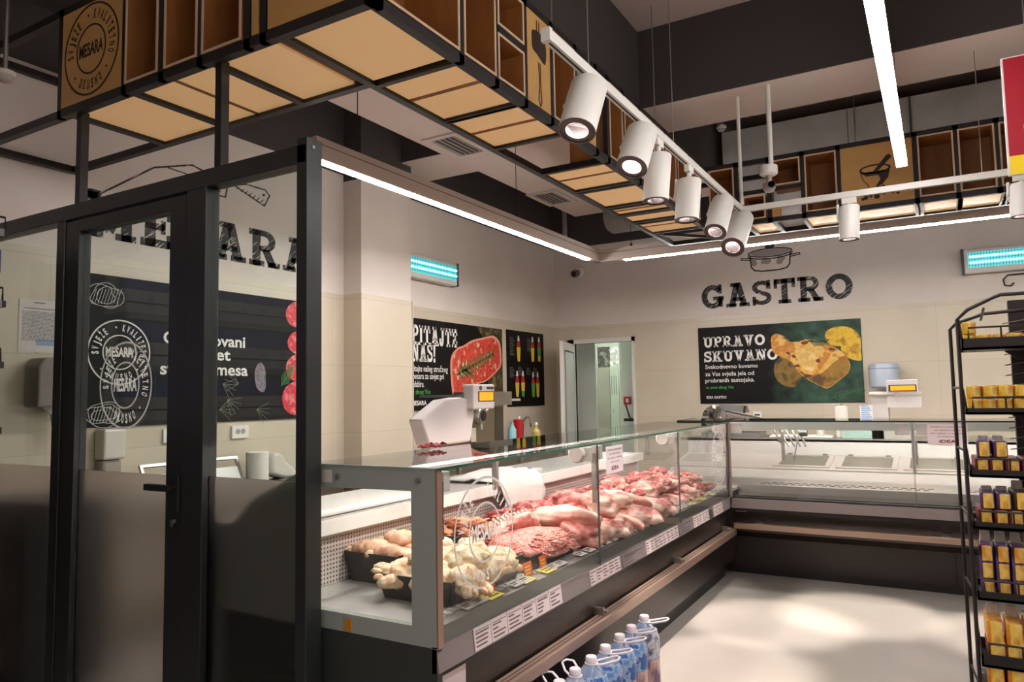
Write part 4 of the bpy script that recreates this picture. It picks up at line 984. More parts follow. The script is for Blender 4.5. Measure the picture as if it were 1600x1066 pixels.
for li, (px, py, rx, ry) in enumerate(((1315, 526, 24, 17), (1340, 545, 22, 20), (1232, 580, 22, 27), (1222, 540, 14, 18))):
    p = G2(px, py); k = .0074
    pts = [(min(1.868, max(.6, a)), min(.95, max(.01, b))) for a, b in blob2(p[0], p[1], rx*k, ry*k*.95, px, 32, .04)]
    MB().prism(pts, .001, f2, .0016+.0012*li).build('lemon_picture', lem if px > 1250 else mat('potato_picture', S(104, 80, 24), .5, var=[S(134, 104, 34), S(60, 46, 14)], vscale=7), t)
chick = mat('roast_chicken_picture', S(206, 140, 46), .5, var=[S(190, 116, 32), S(222, 170, 76), S(226, 186, 104), S(176, 98, 26)], vscale=7)
ck = [G2(*q) for q in ((1206, 527), (1214, 522), (1224, 526), (1232, 534), (1248, 534), (1262, 530), (1278, 532), (1300, 540), (1318, 552), (1328, 566), (1326, 582), (1310, 596), (1294, 607), (1282, 603), (1264, 594), (1248, 582), (1238, 566), (1226, 560), (1210, 552), (1206, 540))]
MB().prism(smooth(ck), .001, f2, .008).build('roast_chicken_picture', chick, t)
MB().prism(smooth([G2(*q) for q in ((1250, 580), (1268, 586), (1286, 582), (1302, 568), (1318, 558), (1327, 568), (1325, 582), (1309, 596), (1294, 606), (1282, 602), (1264, 593))]), .0005, f2, .0092).build('chicken_leg_picture', mat('chicken_skin_picture', S(132, 96, 24), .5, var=[S(160, 118, 36), S(92, 66, 18)], vscale=6), t)
MB().prism(smooth([G2(*q) for q in ((1244, 552), (1256, 542), (1270, 544), (1280, 556), (1278, 572), (1268, 580), (1254, 574))]), .0005, f2, .0092).build('pale_skin_picture', mat('pale_skin_picture', S(226, 190, 110), .5, var=[S(214, 168, 84), S(236, 206, 136)], vscale=9), t)
for k_, (px, py, r) in enumerate(((1241, 557, 3.5), (1279, 564, 4), (1258, 536, 5), (1300, 546, 4), (1232, 552, 3), (1262, 588, 5), (1246, 572, 4))):
    p = G2(px, py); MB().prism(blob2(p[0], p[1], r*.0074, r*.005, px, 16, .2), .0005, f2, .0098).build('charred_spot_picture', mat('char_picture', S(112, 44, 18), .5), t)
mb = MB(); p = G2(1264, 532); herb(mb, p[0], p[1]-.01, .2, -.1, f2, 7, .012, .09, .0095); herb(mb, p[0], p[1], .13, 2.2, f2, 4, .008, .05, .0095)
mb.build('herb_picture', mat('parsley_picture', S(52, 96, 62), .5), t); mb = MB(); p = G2(1300, 622)
herb(mb, p[0], p[1], .35, .3, f2, 8, .01, .08, .003)
mb.build('herb_picture', mat('parsley_picture', S(52, 96, 62), .5), t)
mb = MB()
a = G2(1100, 540); b = G2(1196, 537); put_slab(mb, 'UPRAVO', f2, a[0], G2(1100, 544)[1], .135, b[0]-a[0], .0012)
a = G2(1101, 566); b = G2(1216, 560); put_slab(mb, 'SKUVANO', f2, a[0], G2(1101, 566.5)[1], .135, b[0]-a[0], .0012)
for p_ in []: pass
mb.build('white_heading', white_print, t)
mb = MB()
for s, py, px1 in (('Svakodnevno kuvamo', 577, 1185), ('za Vas svježa jela od', 588, 1179), ('probranih sastojaka.', 598, 1180)):
    a = G2(1103, py); mb = MB(); put_text(mb, s, f2, a[0], a[1], .05, G2(px1, py)[0]-a[0], 'l', .01, .002); mb.build('text_line', white_print, t)
a = G2(1104, 608); mb = MB(); put_text(mb, 'tu smo zbog Vas', f2, a[0], a[1], .036, G2(1147, 608)[0]-a[0], 'l', .004); mb.build('green_text', green_print, t)
a = G2(1105, 623); mb = MB(); put_text(mb, 'IDEA GASTRO', f2, a[0], a[1], .03, G2(1136, 622)[0]-a[0], 'l', .015); mb.build('shop_name', white_print, t)
p = at(1384, 607, y=YW); q = at(1384, 569, y=YW)
t = thing('towel_dispenser', (p.x, YW-.1, p.z), 'pale blue round towel dispenser on the back wall behind the scale', 'dispenser')
MB().lathe([(.12, 0), (.15, .02), (.155, q.z-p.z-.03), (.14, q.z-p.z)], (p.x, YW-.17, p.z), n=28).build('dispenser_body', mat('pale_blue_plastic_cover', S(176, 186, 200), .3), t, 40)
MB().lathe([(.156, q.z-p.z-.06), (.156, q.z-p.z-.05)], (p.x, YW-.17, p.z), n=28).build('lid_line', mat('lid_line', S(140, 150, 166), .4), t, 40)
# ================================================================== meat display case
grey_panel = mat('grey_green_panel', S(160, 168, 162), .42, .1)
dark_base = mat('dark_base_panel', S(52, 56, 54), .5)
dark_gloss = mat('dark_gloss_panel', S(62, 54, 50), .3, .5)
sill_m = mat('grey_sill', S(120, 116, 112), .35, .3)
glass_edge = mat('green_glass_edge', S(30, 84, 66), .15)
cglass = glass('case_glass', (.97, .99, .98))
topglass = glass('top_glass', (.9, .95, .93), 1.25)
white_steel = mat('white_steel', S(228, 224, 220), .35)
perf = grid_mat('perforated_sheet', S(220, 208, 200), S(104, 88, 82), 17, 17, (1, 2), .5, .4)
slots = grid_mat('slotted_grille', S(206, 202, 198), S(60, 54, 52), 6, 20, (1, 0), .5, .35)
clampm = mat('clamp_white', S(224, 212, 208), .35)
FX, EY0, CY1 = -1.53, 2.08, 6.13
DZK = .70
mc = thing('meat_display_case', (-2.05, 4.1, 0), 'long glass topped meat display case running from the partition to the corner', 'display case')
BX = -2.62
box('plinth', mat('plinth_black', S(28, 26, 26), .4), mc, BX+.06, EY0+.04, 0, -1.6, CY1, .12)
box('body', dark_gloss, mc, BX, EY0+.03, .12, -1.552, CY1, .56)
fe = fr_back(0, EY0+.03, 0)
MB().prism(rect(BX, 0, FX, .64), .03, fe).build('end_base', dark_base, mc, bevel=.002)
outer = [(FX, .64), (FX, .945), (FX, 1.252), (-2.11, 1.252), (-2.45, 1.1), (BX, .95), (BX, .64), (-2.1, .64)]
inner = [(-1.638, .705), (-1.638, .945), (-1.638, 1.17), (-2.0, 1.166), (-2.12, 1.164), (-2.12, .95), (-2.12, .705), (-1.9, .705)]
ep = MB().ring(outer, inner, .03, fe).build('end_panel', grey_panel, mc)
MB().prism(rect(FX-.001, .64, FX+.006, 1.252), .03, fe).build('edge_strip', mat('copper_edge', S(186, 150, 134), .3, .6), ep)
box('end_pane', cglass, mc, -2.12, EY0+.012, .7, -1.64, EY0+.018, 1.17)
for q in ((529, 744), (655, 751)):
    p = at(*q, y=EY0); MB().cyl((p.x, EY0, p.z), (p.x, EY0-.012, p.z), .009, n=14).build('screw', satin, ep)
p = at(512, 744, y=EY0); box('rating_label', mat('label_white', S(214, 208, 198), .5), ep, p.x-.03, EY0-.001, p.z-.024, p.x+.022, EY0+.001, p.z+.024)
p = at(545, 977, y=EY0); box('pressure_tag', mat('orange_tag', S(190, 130, 40), .4), ep, p.x-.018, EY0-.006, p.z-.022, p.x+.014, EY0+.001, p.z+.022)
box('deck', mat('deck_steel', S(214, 212, 208), .3, .55), mc, -2.32, EY0+.03, DZK-.02, -1.66, CY1, DZK)
box('front_grille', slots, mc, -1.66, EY0+.03, DZK-.02, -1.585, CY1, DZK+.004)
MB().prism([(-1.585, DZK+.012), (-1.54, DZK+.005), (-1.54, .645), (-1.6, .645)], CY1-EY0-.03, (Vector((0, EY0+.03, 0)), Vector((1,0,0)), Vector((0,0,1)), Vector((0,1,0)))).build('front_sill', sill_m, mc)
rail = MB().prism([(-1.552, .645), (-1.532, .645), (-1.522, .56), (-1.552, .555)], CY1-EY0, (Vector((0, EY0, 0)), Vector((1,0,0)), Vector((0,0,1)), Vector((0,1,0)))).build('price_rail', mat('rail_mauve', S(150, 138, 138), .35, .3), mc)
papers = mat('ticket_paper', S(224, 206, 204), .6)
mb_ink = mat('ticket_ink', S(96, 80, 80), .6)
rr = random.Random(5)
frl = (Vector((-1.5222, 0, .566)), Vector((0,1,0)), Vector((-.115, 0, .99)).normalized(), Vector((1,0,.115)).normalized())
def tickets(y0, y1, n, h=.075, col=None):
    wdt = (y1-y0)/n
    for i in range(n):
        a = y0+i*wdt
        tk = MB().prism(rect(a+.002, 0, a+wdt-.002, h), .0015, frl, .001).build('price_ticket', col or papers, rail)
        q = MB()
        for k in range(4):
            zz = .012+k*.015; q.prism(rect(a+.1*wdt, zz, a+wdt*rr.uniform(.4, .9), zz+.005), .0006, frl, .0028)
        q.prism(rect(a+wdt*.08, h*.82, a+wdt*.92, h*.85), .0006, frl, .0028)
        q.build('ticket_print', mb_ink, tk)
tickets(2.3, 3.02, 6, .082)
tickets(3.33, 3.72, 5, .07)
tickets(3.75, 4.1, 1, .062, mat('ticket_grey', S(120, 110, 112), .5)); tickets(4.12, 4.72, 8, .075); tickets(4.74, 5.05, 1, .07, mat('ticket_grey', S(120, 110, 112), .5)); tickets(5.06, 5.45, 5, .075)
tickets(5.47, 5.56, 1, .06, mat('ticket_dark', S(60, 56, 56), .5)); tickets(5.58, 5.85, 4, .075)
frl2 = (Vector((-1.5505, 0, .46)), Vector((0,1,0)), Vector((0,0,1)), Vector((1,0,0)))
MB().prism(rect(2.12, .0, 2.28, .07), .001, frl2).build('price_ticket', papers, mc)
# panes, joints and hinges
JO = [3.47, 4.8]
ys = [EY0+.02]+JO+[CY1-.01]
for a, b in zip(ys[:-1], ys[1:]):
    box('front_pane', cglass, mc, FX-.004, a+.004, .64, FX+.002, b-.004, 1.243)
    box('pane_edge', mat('pane_edge_grey', S(96, 100, 98), .3), mc, FX-.004, b-.006, .64, FX+.002, b-.0035, 1.243)
    box('pane_edge', mat('pane_edge_grey', S(96, 100, 98), .3), mc, FX-.004, a+.0035, .64, FX+.002, a+.006, 1.243)
tg = box('top_pane', topglass, mc, -2.14, EY0-.01, 1.2445, FX+.012, CY1+.02, 1.2545)
box('pane_edge', glass_edge, tg, FX+.012, EY0-.01, 1.2445, FX+.0135, CY1+.02, 1.2545)
for y in [EY0+.06]+JO+[CY1-.05]:
    for dy in ((-.045, .045) if y in JO else (0,)):
        hg = MB().lathe([(.045, 0), (.045, .05), (.038, .06)], (FX-.075, y+dy, 1.2), (0, 1 if dy >= 0 else -1, 0), 18).build('hinge', clampm, mc, 40)
        MB().box(FX-.075, y+dy-.005, 1.165, FX-.005, y+dy+.035 if dy >= 0 else y+dy-.035, 1.235).build('hinge_plate', clampm, hg, bevel=.004)
        MB().lathe([(.02, -.004), (.02, 0)], (FX-.075, y+dy, 1.2), (0, 1 if dy >= 0 else -1, 0), 12).build('hinge_pin', satin, hg)
    MB().box(FX-.03, y-.012, .95 if y in JO else 1.0, FX-.006, y-.004, 1.2).build('gas_strut', satin, mc)
# lamp tube under the top glass
lp = MB().box(-1.935, EY0+.06, 1.222, -1.875, CY1-.05, 1.242).build('lamp_profile', white_steel, mc)
MB().cyl((-1.905, EY0+.1, 1.214), (-1.905, CY1-.1, 1.214), .011, n=10).build('lamp_tube', mat('case_tube', (1, .8, .76), .4, emit=20, ecol=(1, .88, .84)), lp, 40)
# rear shelf and back
box('rear_shelf', mat('shelf_steel', S(190, 186, 182), .3, .4), mc, -2.78, EY0+.03, .955, -2.27, CY1, .985)
box('shelf_fascia', white_steel, mc, -2.285, EY0+.03, .925, -2.268, CY1, .987)
box('perforated_back', perf, mc, -2.34, EY0+.03, DZK, -2.325, CY1, .955)
box('rear_body', white_steel, mc, -2.78, EY0+.03, .12, BX, CY1, .955)
for y in (2.9, 3.47, 4.8, 5.9): MB().box(-2.16, y-.012, .985, -2.13, y+.012, 1.245).build('rear_upright', satin, mc)
# bumper rail with brackets
br = MB().box(-1.54, EY0+.02, .355, -1.475, CY1-.06, .405).build('bumper_rail', mat('bumper_bronze', S(176, 148, 132), .3, .55), mc, bevel=.004)
box('groove', mat('bumper_groove', S(110, 90, 80), .4, .5), br, -1.52, EY0+.03, .4045, -1.512, CY1-.07, .406); box('groove', mat('bumper_groove', S(110, 90, 80), .4, .5), br, -1.5, EY0+.03, .4045, -1.492, CY1-.07, .406)
for q in ((944, 953), (1064, 866), (1138, 817)):
    p = at(*q, x=-1.5); MB().box(-1.552, p.y-.012, .405, -1.5, p.y+.012, .44).cyl((-1.552, p.y, .425), (-1.48, p.y, .425), .008).build('bumper_bracket', satin, mc)
sk_ = MB(); stamp(sk_, (Vector((FX+.003, 2.44, .965)), Vector((0,1,0)), Vector((0,0,1)), Vector((1,0,0))), 0, 0, .2, off=.0005)
pa = at(757, 831, x=FX)
sk_ = MB(); stamp(sk_, (Vector((FX+.003, pa.y, pa.z)), Vector((0,1,0)), Vector((0,0,1)), Vector((1,0,0))), 0, 0, .21, off=.0005); sk_.build('round_sticker', st, mc)
pa = at(1123, 715, x=FX)
sk_ = MB(); stamp(sk_, (Vector((FX+.003, pa.y, pa.z)), Vector((0,1,0)), Vector((0,0,1)), Vector((1,0,0))), 0, 0, .21, off=.0005); sk_.build('round_sticker', st, mc)

def notice(fr, W, H, label, lines=True):
    t = thing('notice_card', tuple(fr[0]), label, 'card', 'pink and white packaging notices')
    MB().prism(rect(0, 0, W, H), .0015, fr).build('card', mat('notice_pink_white', S(252, 238, 238), .6), t)
    f2 = (fr[0]+fr[3]*.0016, fr[1], fr[2], fr[3])
    mb = MB()
    for i, s in enumerate(('Težina materijala', 'za pakovanje', 'ne ulazi u težinu', 'proizvoda')):
        put_text(mb, s, f2, W/2, H*(.84-.15*i), H*.065, W*(.84, .66, .84, .5)[i], 'c', .004, .0008)
    mb.build('notice_text', mat('notice_red_text', S(150, 60, 74), .6), t)
    mb = MB(); put_text(mb, 'iDEA', f2, W/2, H*.13, H*.13, W*.42, 'c', .03, .0008); mb.build('shop_name', mat('notice_crimson', S(150, 22, 50), .6), t)
a = at(945, 742, x=FX-.006); b = at(970, 694, x=FX-.006)
notice(fr_left(FX+.003, a.y, a.z), b.y-a.y, b.z-a.z, 'pink and white notice card on the front glass of the meat case')

# cutting board, paper bundle, meat stock on the rear shelf
t = thing('cutting_board', (-2.5, 2.75, .985), 'thick white cutting board on the rear shelf at the near end', 'cutting board')
MB().box(-2.72, 2.32, .986, -2.34, 3.05, 1.016).build('board', mat('board_white', S(236, 232, 226), .5), t, bevel=.012)
t = thing('wrapping_paper', (-2.3, 3.5, .99), 'white wrapping paper sheets drooping over the rear shelf edge', 'paper')
mb = MB(); n1, n2 = 14, 10; vs = []; fsx = []
pc = [(-2.62, 3.25), (-2.2, 3.25)]
for i in range(n1+1):
    for j in range(n2+1):
        u, v = i/n1, j/n2; y = 3.62+.5*u; s_ = v*(.5+.14*math.sin(3.3*u))
        x = -2.62+min(s_, .37)+max(0, s_-.37)*.25; z = 1.0-max(0, s_-.37)*(.9+.4*math.sin(3*u))+.03*noise.noise(Vector((u*7, v*6, 1)))
        if s_ < .37: z += .05*math.sin(PI*v)*math.sin(PI*u)
        vs.append((x, y+.08*v, z))
for i in range(n1):
    for j in range(n2): fsx.append((i*(n2+1)+j, (i+1)*(n2+1)+j, (i+1)*(n2+1)+j+1, i*(n2+1)+j+1))
mb.add(vs, fsx); o = mb.build('paper_sheets', mat('wrapping_white', S(218, 212, 208), .6), t, 180)
so = o.modifiers.new('thick', 'SOLIDIFY'); so.thickness = .006
t = thing('blue_folder', (-2.5, 4.2, .99), 'blue and white paper pad lying on the rear shelf past the wrapping paper', 'pad')
box('pad', whitep, t, -2.72, 4.05, .986, -2.4, 4.5, 1.0); box('cover', mat('blue_cover', S(60, 70, 130), .5), t, -2.6, 4.1, 1.0, -2.45, 4.45, 1.004)

# ------------------------------------------------------------------ meat
def shape(seed, sx, sy, sz, amp=.18, freq=2.0, sub=3, flat=.35, parts=None):
    """lumpy organic solid(s) resting on z=0, one mesh"""
    mb = MB()
    for k, (cx, cy, cz, ax, ay, az, rz) in enumerate(parts or [(0, 0, 0, 1, 1, 1, 0)]):
        bm = bmesh.new(); bmesh.ops.create_icosphere(bm, subdivisions=sub if k == 0 else 3, radius=1.0)
        vs = []; c, s_ = math.cos(rz), math.sin(rz)
        for v in bm.verts:
            p = v.co.copy(); d = 1+amp*noise.noise(p*freq+Vector((seed*3.1, k*7.7, 0)))+amp*.45*noise.noise(p*freq*2.7+Vector((0, seed, k)))
            p = p*d; p = Vector((p.x*sx*ax, p.y*sy*ay, p.z*sz*az))
            p = Vector((p.x*c-p.y*s_, p.x*s_+p.y*c, p.z))+Vector((cx*sx, cy*sy, cz*sz))
            vs.append(p)
        zmin = -sz*az*flat+cz*sz
        for p in vs: p.z = max(p.z, zmin)
        mb.add(vs, [[l.vert.index for l in f.loops] for f in bm.faces]); bm.free()
    mn = min(p.z for p in mb.v)
    for p in mb.v: p.z -= mn
    return mb
pork = mat('raw_pork', S(216, 146, 136), .38, var=[S(190, 98, 92), S(230, 182, 168), S(240, 208, 194)], vscale=10, sss=.15, bump=.3, bscale=30, rnd=.08)
beef = mat('raw_beef', S(186, 84, 80), .35, var=[S(150, 50, 50), S(206, 116, 108), S(236, 190, 176)], vscale=15, sss=.1, bump=.4, bscale=34, rnd=.1)
fatw = mat('white_fat', S(234, 198, 182), .4, var=[S(240, 212, 196), S(218, 150, 136)], vscale=9, sss=.2, bump=.2, bscale=24, rnd=.05)
skin = mat('chicken_skin', S(240, 214, 174), .4, var=[S(246, 226, 194), S(224, 172, 142), S(238, 202, 148)], vscale=16, sss=.1, bump=.6, bscale=50, rnd=.07)
thigh = mat('chicken_pieces', S(232, 178, 150), .38, var=[S(240, 200, 168), S(216, 138, 122)], vscale=14, sss=.2, bump=.3, bscale=40, rnd=.06)
mince = mat('minced_meat', S(214, 112, 102), .5, var=[S(232, 160, 148), S(188, 72, 68), S(246, 214, 200)], vscale=60, bump=.8, bscale=90)
marin = mat('marinated_meat', S(190, 116, 84), .4, var=[S(206, 140, 104), S(160, 82, 62)], vscale=16, bump=.4, bscale=40)
black_tray = mat('black_tray', S(44, 40, 40), .4)
def tray_thing(x0, y0, x1, y1, z, zr, label):
    t = thing('meat_tray', ((x0+x1)/2, (y0+y1)/2, z), label, 'tray', 'black meat trays')
    i = .025
    fr0 = (Vector((0,0,0)), Vector((1,0,0)), Vector((0,1,0)), Vector((0,0,1)))
    lo, hi = rect(x0+i, y0+i, x1-i, y1-i), rect(x0, y0, x1, y1)
    v = [(p[0], p[1], z) for p in lo]+[(p[0], p[1], zr) for p in hi]
    w_ = .006
    lo2 = rect(x0+i+w_, y0+i+w_, x1-i-w_, y1-i-w_); hi2 = rect(x0+w_, y0+w_, x1-w_, y1-w_)
    v += [(p[0], p[1], z+.005) for p in lo2]+[(p[0], p[1], zr) for p in hi2]
    f = [(3,2,1,0), (8,9,10,11)]
    for k in range(4):
        j = (k+1) % 4; f += [(k, j, 4+j, 4+k), (8+j, 8+k, 12+k, 12+j), (4+k, 4+j, 12+j, 12+k)]
    MB().add(v, f).build('tray_body', black_tray, t)
    return t
def place(src, name, loc, rz, label, cat, group, scale=1.0):
    o = src.copy(); COL.objects.link(o); o.name = name; o.location = loc
    o.rotation_euler = rz if isinstance(rz, tuple) else (0, 0, rz); o.scale = (scale,)*3 if not isinstance(scale, tuple) else scale
    return tag(o, label, cat, group)
PROTO = []
def proto(mb, name, m, sm=180):
    o = mb.build(name, m, None, sm); PROTO.append(o); return o
# whole chicken: breast, two drumsticks, wings
ck_ = proto(shape(3, .095, .075, .06, .2, 2.2, 4, .7, [(0,0,0,1,1,1,0), (-.85,-.45,-.1,.62,.34,.5,.35), (-.85,.45,-.1,.62,.34,.5,-.35), (.3,-.95,-.2,.45,.22,.3,-.5), (.3,.95,-.2,.45,.22,.3,.5), (-1.35,-.25,0,.22,.14,.2,.2), (-1.35,.25,0,.22,.14,.2,-.2), (.95,0,.1,.3,.3,.35,0)]), 'whole_chicken', skin)
th_ = proto(shape(8, .065, .045, .038, .2, 2.2, 3, .8, [(0,0,0,1,1,1,0), (1.1,.2,-.1,.5,.4,.5,.3)]), 'chicken_leg', thigh)
tray_thing(-2.0, 2.31, -1.63, 2.86, DZK, .80, 'black tray of whole chickens nearest the front glass')
tray_thing(-2.315, 2.46, -2.02, 2.95, DZK, .83, 'black tray of chicken pieces behind the tray of whole chickens')
CH = [(-1.92, 2.4, .79, 1.0), (-1.76, 2.41, .80, 1.7), (-1.64, 2.42, .80, 2.6), (-1.9, 2.56, .80, .6), (-1.73, 2.58, .80, 2.0), (-1.64, 2.6, .80, 1.3), (-1.88, 2.74, .80, 1.1), (-1.7, 2.76, .80, 1.8), (-1.82, 2.48, .85, 1.4), (-1.69, 2.5, .855, .4), (-1.78, 2.66, .855, 2.2)]
for i, (x, y, z, r) in enumerate(CH):
    lb = f'pale raw chicken in the front tray, {ORD[i]} from the near end' if i < 8 else f'pale raw chicken on top of the front tray, {ORD[i-8]} from near end'
    place(ck_, 'whole_chicken', (x, y, z-.055), (rr.uniform(-.4, .4), rr.uniform(-.3, .3), r), lb, 'chicken', 'whole chickens in the front tray', rr.uniform(.9, 1.05))
rr = random.Random(11)
for i in range(16):
    x = -2.25+.066*(i % 4)+rr.uniform(-.01, .01); y = 2.53+.1*((i//4) % 4)+rr.uniform(-.015, .015); z = .785+(.03 if i in (5, 6, 9, 10) else 0)+rr.uniform(0, .02)
    place(th_, 'chicken_leg', (x, y, z), (rr.uniform(-.4, .4), rr.uniform(-.3, .3), rr.uniform(0, 6)), 'pinkish raw chicken piece heaped in the rear black tray', 'chicken', 'chicken pieces in the rear tray', rr.uniform(.9, 1.15))
# marinated pieces in a steel pan past the second tray
tray_thing(-2.315, 3.0, -1.99, 3.36, DZK, .80, 'black tray of orange marinated meat behind the chickens')
mr_ = proto(shape(14, .1, .06, .03, .4, 2.6, 4, .8), 'marinated_steak', marin)
for i, (x, y, z) in enumerate(((-2.23, 3.08, .78), (-2.1, 3.1, .785), (-2.2, 3.22, .785), (-2.08, 3.24, .79), (-2.16, 3.17, .825), (-2.2, 3.3, .80))):
    place(mr_, 'marinated_steak', (x, y, z), (rr.uniform(-.3, .3), rr.uniform(-.2, .2), rr.uniform(0, 6)), 'orange marinated meat piece heaped in the tray behind the chickens', 'meat', 'marinated pieces', rr.uniform(.9, 1.1))
# rack of ribs
mb = shape(21, .2, .11, .05, .12, 1.6, 4, .6)
ribs = thing('rib_rack', (-1.93, 3.28, DZK), 'rack of pork ribs with pale bones standing behind the mince', 'ribs')
for p in mb.v: p.z = p.z*(1.0) ; q = p.copy(); p.x, p.y, p.z = -1.93+q.y*.9-.3*(q.z-.03), 3.3+q.x, DZK+.03+q.z*1.2+q.y*.55+.05
mb.build('rib_meat', pork, ribs, 180)
for i in range(9):
    y = 3.14+i*.041
    MB().tube([(-1.845, y, DZK+.02), (-1.86, y+.005, DZK+.09), (-1.92, y+.01, DZK+.155), (-1.97, y+.015, DZK+.185)], .009, 7).build('rib_bone', fatw, ribs, 180)
# minced meat in a tray
tray_thing(-1.99, 2.92, -1.63, 3.5, DZK, .775, 'black tray of minced meat in front of the rib rack')
mb = shape(30, .19, .27, .075, .16, 2.4, 4, .4)
t = thing('minced_meat', (-1.79, 3.21, DZK+.03), 'mound of pink minced meat in the low black tray', 'minced meat')
for p in mb.v: p += Vector((-1.79, 3.21, DZK+.035))
mb.build('mound', mince, t, 180)
mb2 = MB()
for i in range(420):
    a = rr.uniform(0, 6.28); q = math.sqrt(rr.random())*.97; x = .185*q*math.cos(a); y = .26*q*math.sin(a); z = DZK+.045+.085*math.sqrt(max(0, 1-q*q))
    d = rr.uniform(0, 6.28); L = rr.uniform(.012, .03); pts = [(-1.79+x+L*k*math.cos(d+k*.5), 3.21+y+L*k*math.sin(d+k*.5), z+.006*math.sin(k*2+i)) for k in range(4)]
    mb2.tube(pts, .0042, 5)
o = mb2.build('mince_strands', mince, t, 180); o['kind'] = 'stuff'
# joints and cuts along the rest of the deck
j1 = proto(shape(41, .125, .085, .06, .34, 2.1, 4, .6), 'pork_joint', pork)
j2 = proto(shape(47, .13, .08, .055, .36, 2.3, 4, .6, [(0,0,0,1,1,1,0), (.7,.3,.1,.5,.6,.7,.4), (-.5,-.5,.2,.5,.5,.6,.2)]), 'pork_shoulder', pork)
j3 = proto(shape(53, .15, .08, .045, .24, 1.9, 4, .6), 'fat_slab', fatw)
b1 = proto(shape(61, .11, .08, .055, .42, 2.6, 4, .6), 'beef_cut', beef)
b2 = proto(shape(67, .12, .065, .045, .45, 2.8, 4, .6, [(0,0,0,1,1,1,0), (-.6,.5,.2,.6,.5,.6,.6), (.6,-.5,.3,.5,.45,.6,-.3)]), 'beef_chunk', beef)
KIND = {id(j1): ('pork_joint', 'pale pink pork joint'), id(j2): ('pork_shoulder', 'lumpy pink pork shoulder'), id(j3): ('fat_slab', 'whitish fatty pork slab'), id(b1): ('beef_cut', 'red beef cut'), id(b2): ('beef_chunk', 'dark red beef piece')}
LAY = []
for (row, x, zb_, seq) in (('front row by the glass', -1.72, DZK, [j1, j2, j1, j3, j2, j1, j2, j1, b1, j2, b2, j1, b2, b1, b2]),
                           ('second row', -1.9, DZK, [j3, j1, j3, j2, j1, j3, b1, j2, b2, b1, j2, b1, b2, b1, b2]),
                           ('third row', -2.08, DZK, [b1, j3, j2, b2, j1, b1, b2, j2, b1, b2, j1, b2, b1, b2, b1]),
                           ('rear row by the perforated back', -2.24, DZK, [b1, b2, b1, j2, b2, b1, b2, j1, b1, b2, b1, j2, b2, b1, b2])):
    y0, y1 = (3.62, 5.98) if x > -2.0 else (3.5, 5.98)
    cnt = {}
    for i, k in enumerate(seq):
        y = y0+(y1-y0)*i/(len(seq)-1); nm, ds = KIND[id(k)]; cnt[nm] = cnt.get(nm, 0)+1
        LAY.append((k, nm, x+rr.uniform(-.02, .02), y+rr.uniform(-.02, .02), zb_, f'{ds}, {ORD[cnt[nm]-1]} of its kind in the {row}'))
tops = [j3, b1, j1, b2, j2, j3, b2, b1, j1, j2, b2, b1, j3, b2, b1, b2]
for i, k in enumerate(tops):
    nm, ds = KIND[id(k)]; y = 3.64+2.2*i/(len(tops)-1)
    LAY.append((k, nm, -1.83+rr.uniform(-.03, .03), y, .79, f'{ds} on top of the pile nearer the glass, {ORD[i]} from near end'))
tops2 = [b2, b1, b2, b1, j2, b2, b1, b2, j1, b1, b2, b1, b2, b1]
for i, k in enumerate(tops2):
    nm, ds = KIND[id(k)]; y = 3.58+2.3*i/(len(tops2)-1)
    LAY.append((k, nm, -2.1+rr.uniform(-.04, .04), y, .80, f'{ds} on top of the pile nearer the back, {ORD[i]} from near end'))
for k, nm, x, y, z, lb in LAY:
    place(k, nm, (x, y, z-.004), (rr.uniform(-.12, .12) if z > .75 else 0, rr.uniform(-.1, .1) if z > .75 else 0, rr.uniform(-.5, .5)+(1.57 if rr.random() < .35 else 0)), lb, 'meat', 'cuts of raw meat', rr.uniform(.92, 1.1)*(1.4 if y < 4.7 and k in (j1, j2, j3) and x > -2.0 else 1))
for o in PROTO: bpy.data.objects.remove(o)
# price cards on the sill
sill_y = lambda px, py: at(px, py, z=DZK+.02)
orange = mat('orange_card', S(232, 106, 40), .5); yellow = mat('yellow_card', S(240, 222, 90), .5); cardw = mat('white_tag', S(206, 200, 196), .5); tagk = mat('tag_print', S(60, 50, 50), .6)
for i, (px, py, w_) in enumerate(((764, 923, .055), (820, 896, .06), (850, 886, .05))):
    p = sill_y(px, py); x = -1.605
    lb = ORD[i]+' orange price card standing at the front glass, counted from the near end'
    t = thing('price_card', (x, p.y, DZK+.01), lb, 'price card', 'orange price cards')
    f3 = (Vector((x, p.y-w_/2, DZK+.006)), Vector((0, 1, 0)), Vector((-.2, 0, .98)).normalized(), Vector((.98, 0, .2)).normalized())
    MB().prism(rect(0, 0, w_*1.25, .062), .002, f3).build('card', orange, t)
    q = MB()
    for k in range(3): q.prism(rect(.012, .012+.014*k, w_*.95, .018+.014*k), .0006, f3, .002)
    q.build('card_print', mat('card_yellow_print', S(250, 206, 80), .5), t)
for i, (px, py) in enumerate(((778, 932), (836, 908), (866, 892), (1086, 786), (1098, 779), (1108, 772))):
    p = sill_y(px, py); x = -1.575
    t = thing('price_card', (x, p.y, DZK+.012), ORD[i]+' yellow price card lying on the sill, counted from the near end', 'price card', 'yellow price cards')
    MB().prism(rect(-.028, 0, .03, .1), .002, (Vector((x, p.y-.03, DZK+.014)), Vector((1,0,-.1)).normalized(), Vector((0,1,0)), Vector((.1,0,1)).normalized())).build('card', yellow, t)
    q = MB()
    for k in range(2): q.prism(rect(-.015+.02*k, .015, -.008+.02*k, .085), .0006, (Vector((x, p.y-.03, DZK+.0165)), Vector((1,0,-.1)).normalized(), Vector((0,1,0)), Vector((.1,0,1)).normalized()))
    q.build('card_print', tagk, t)
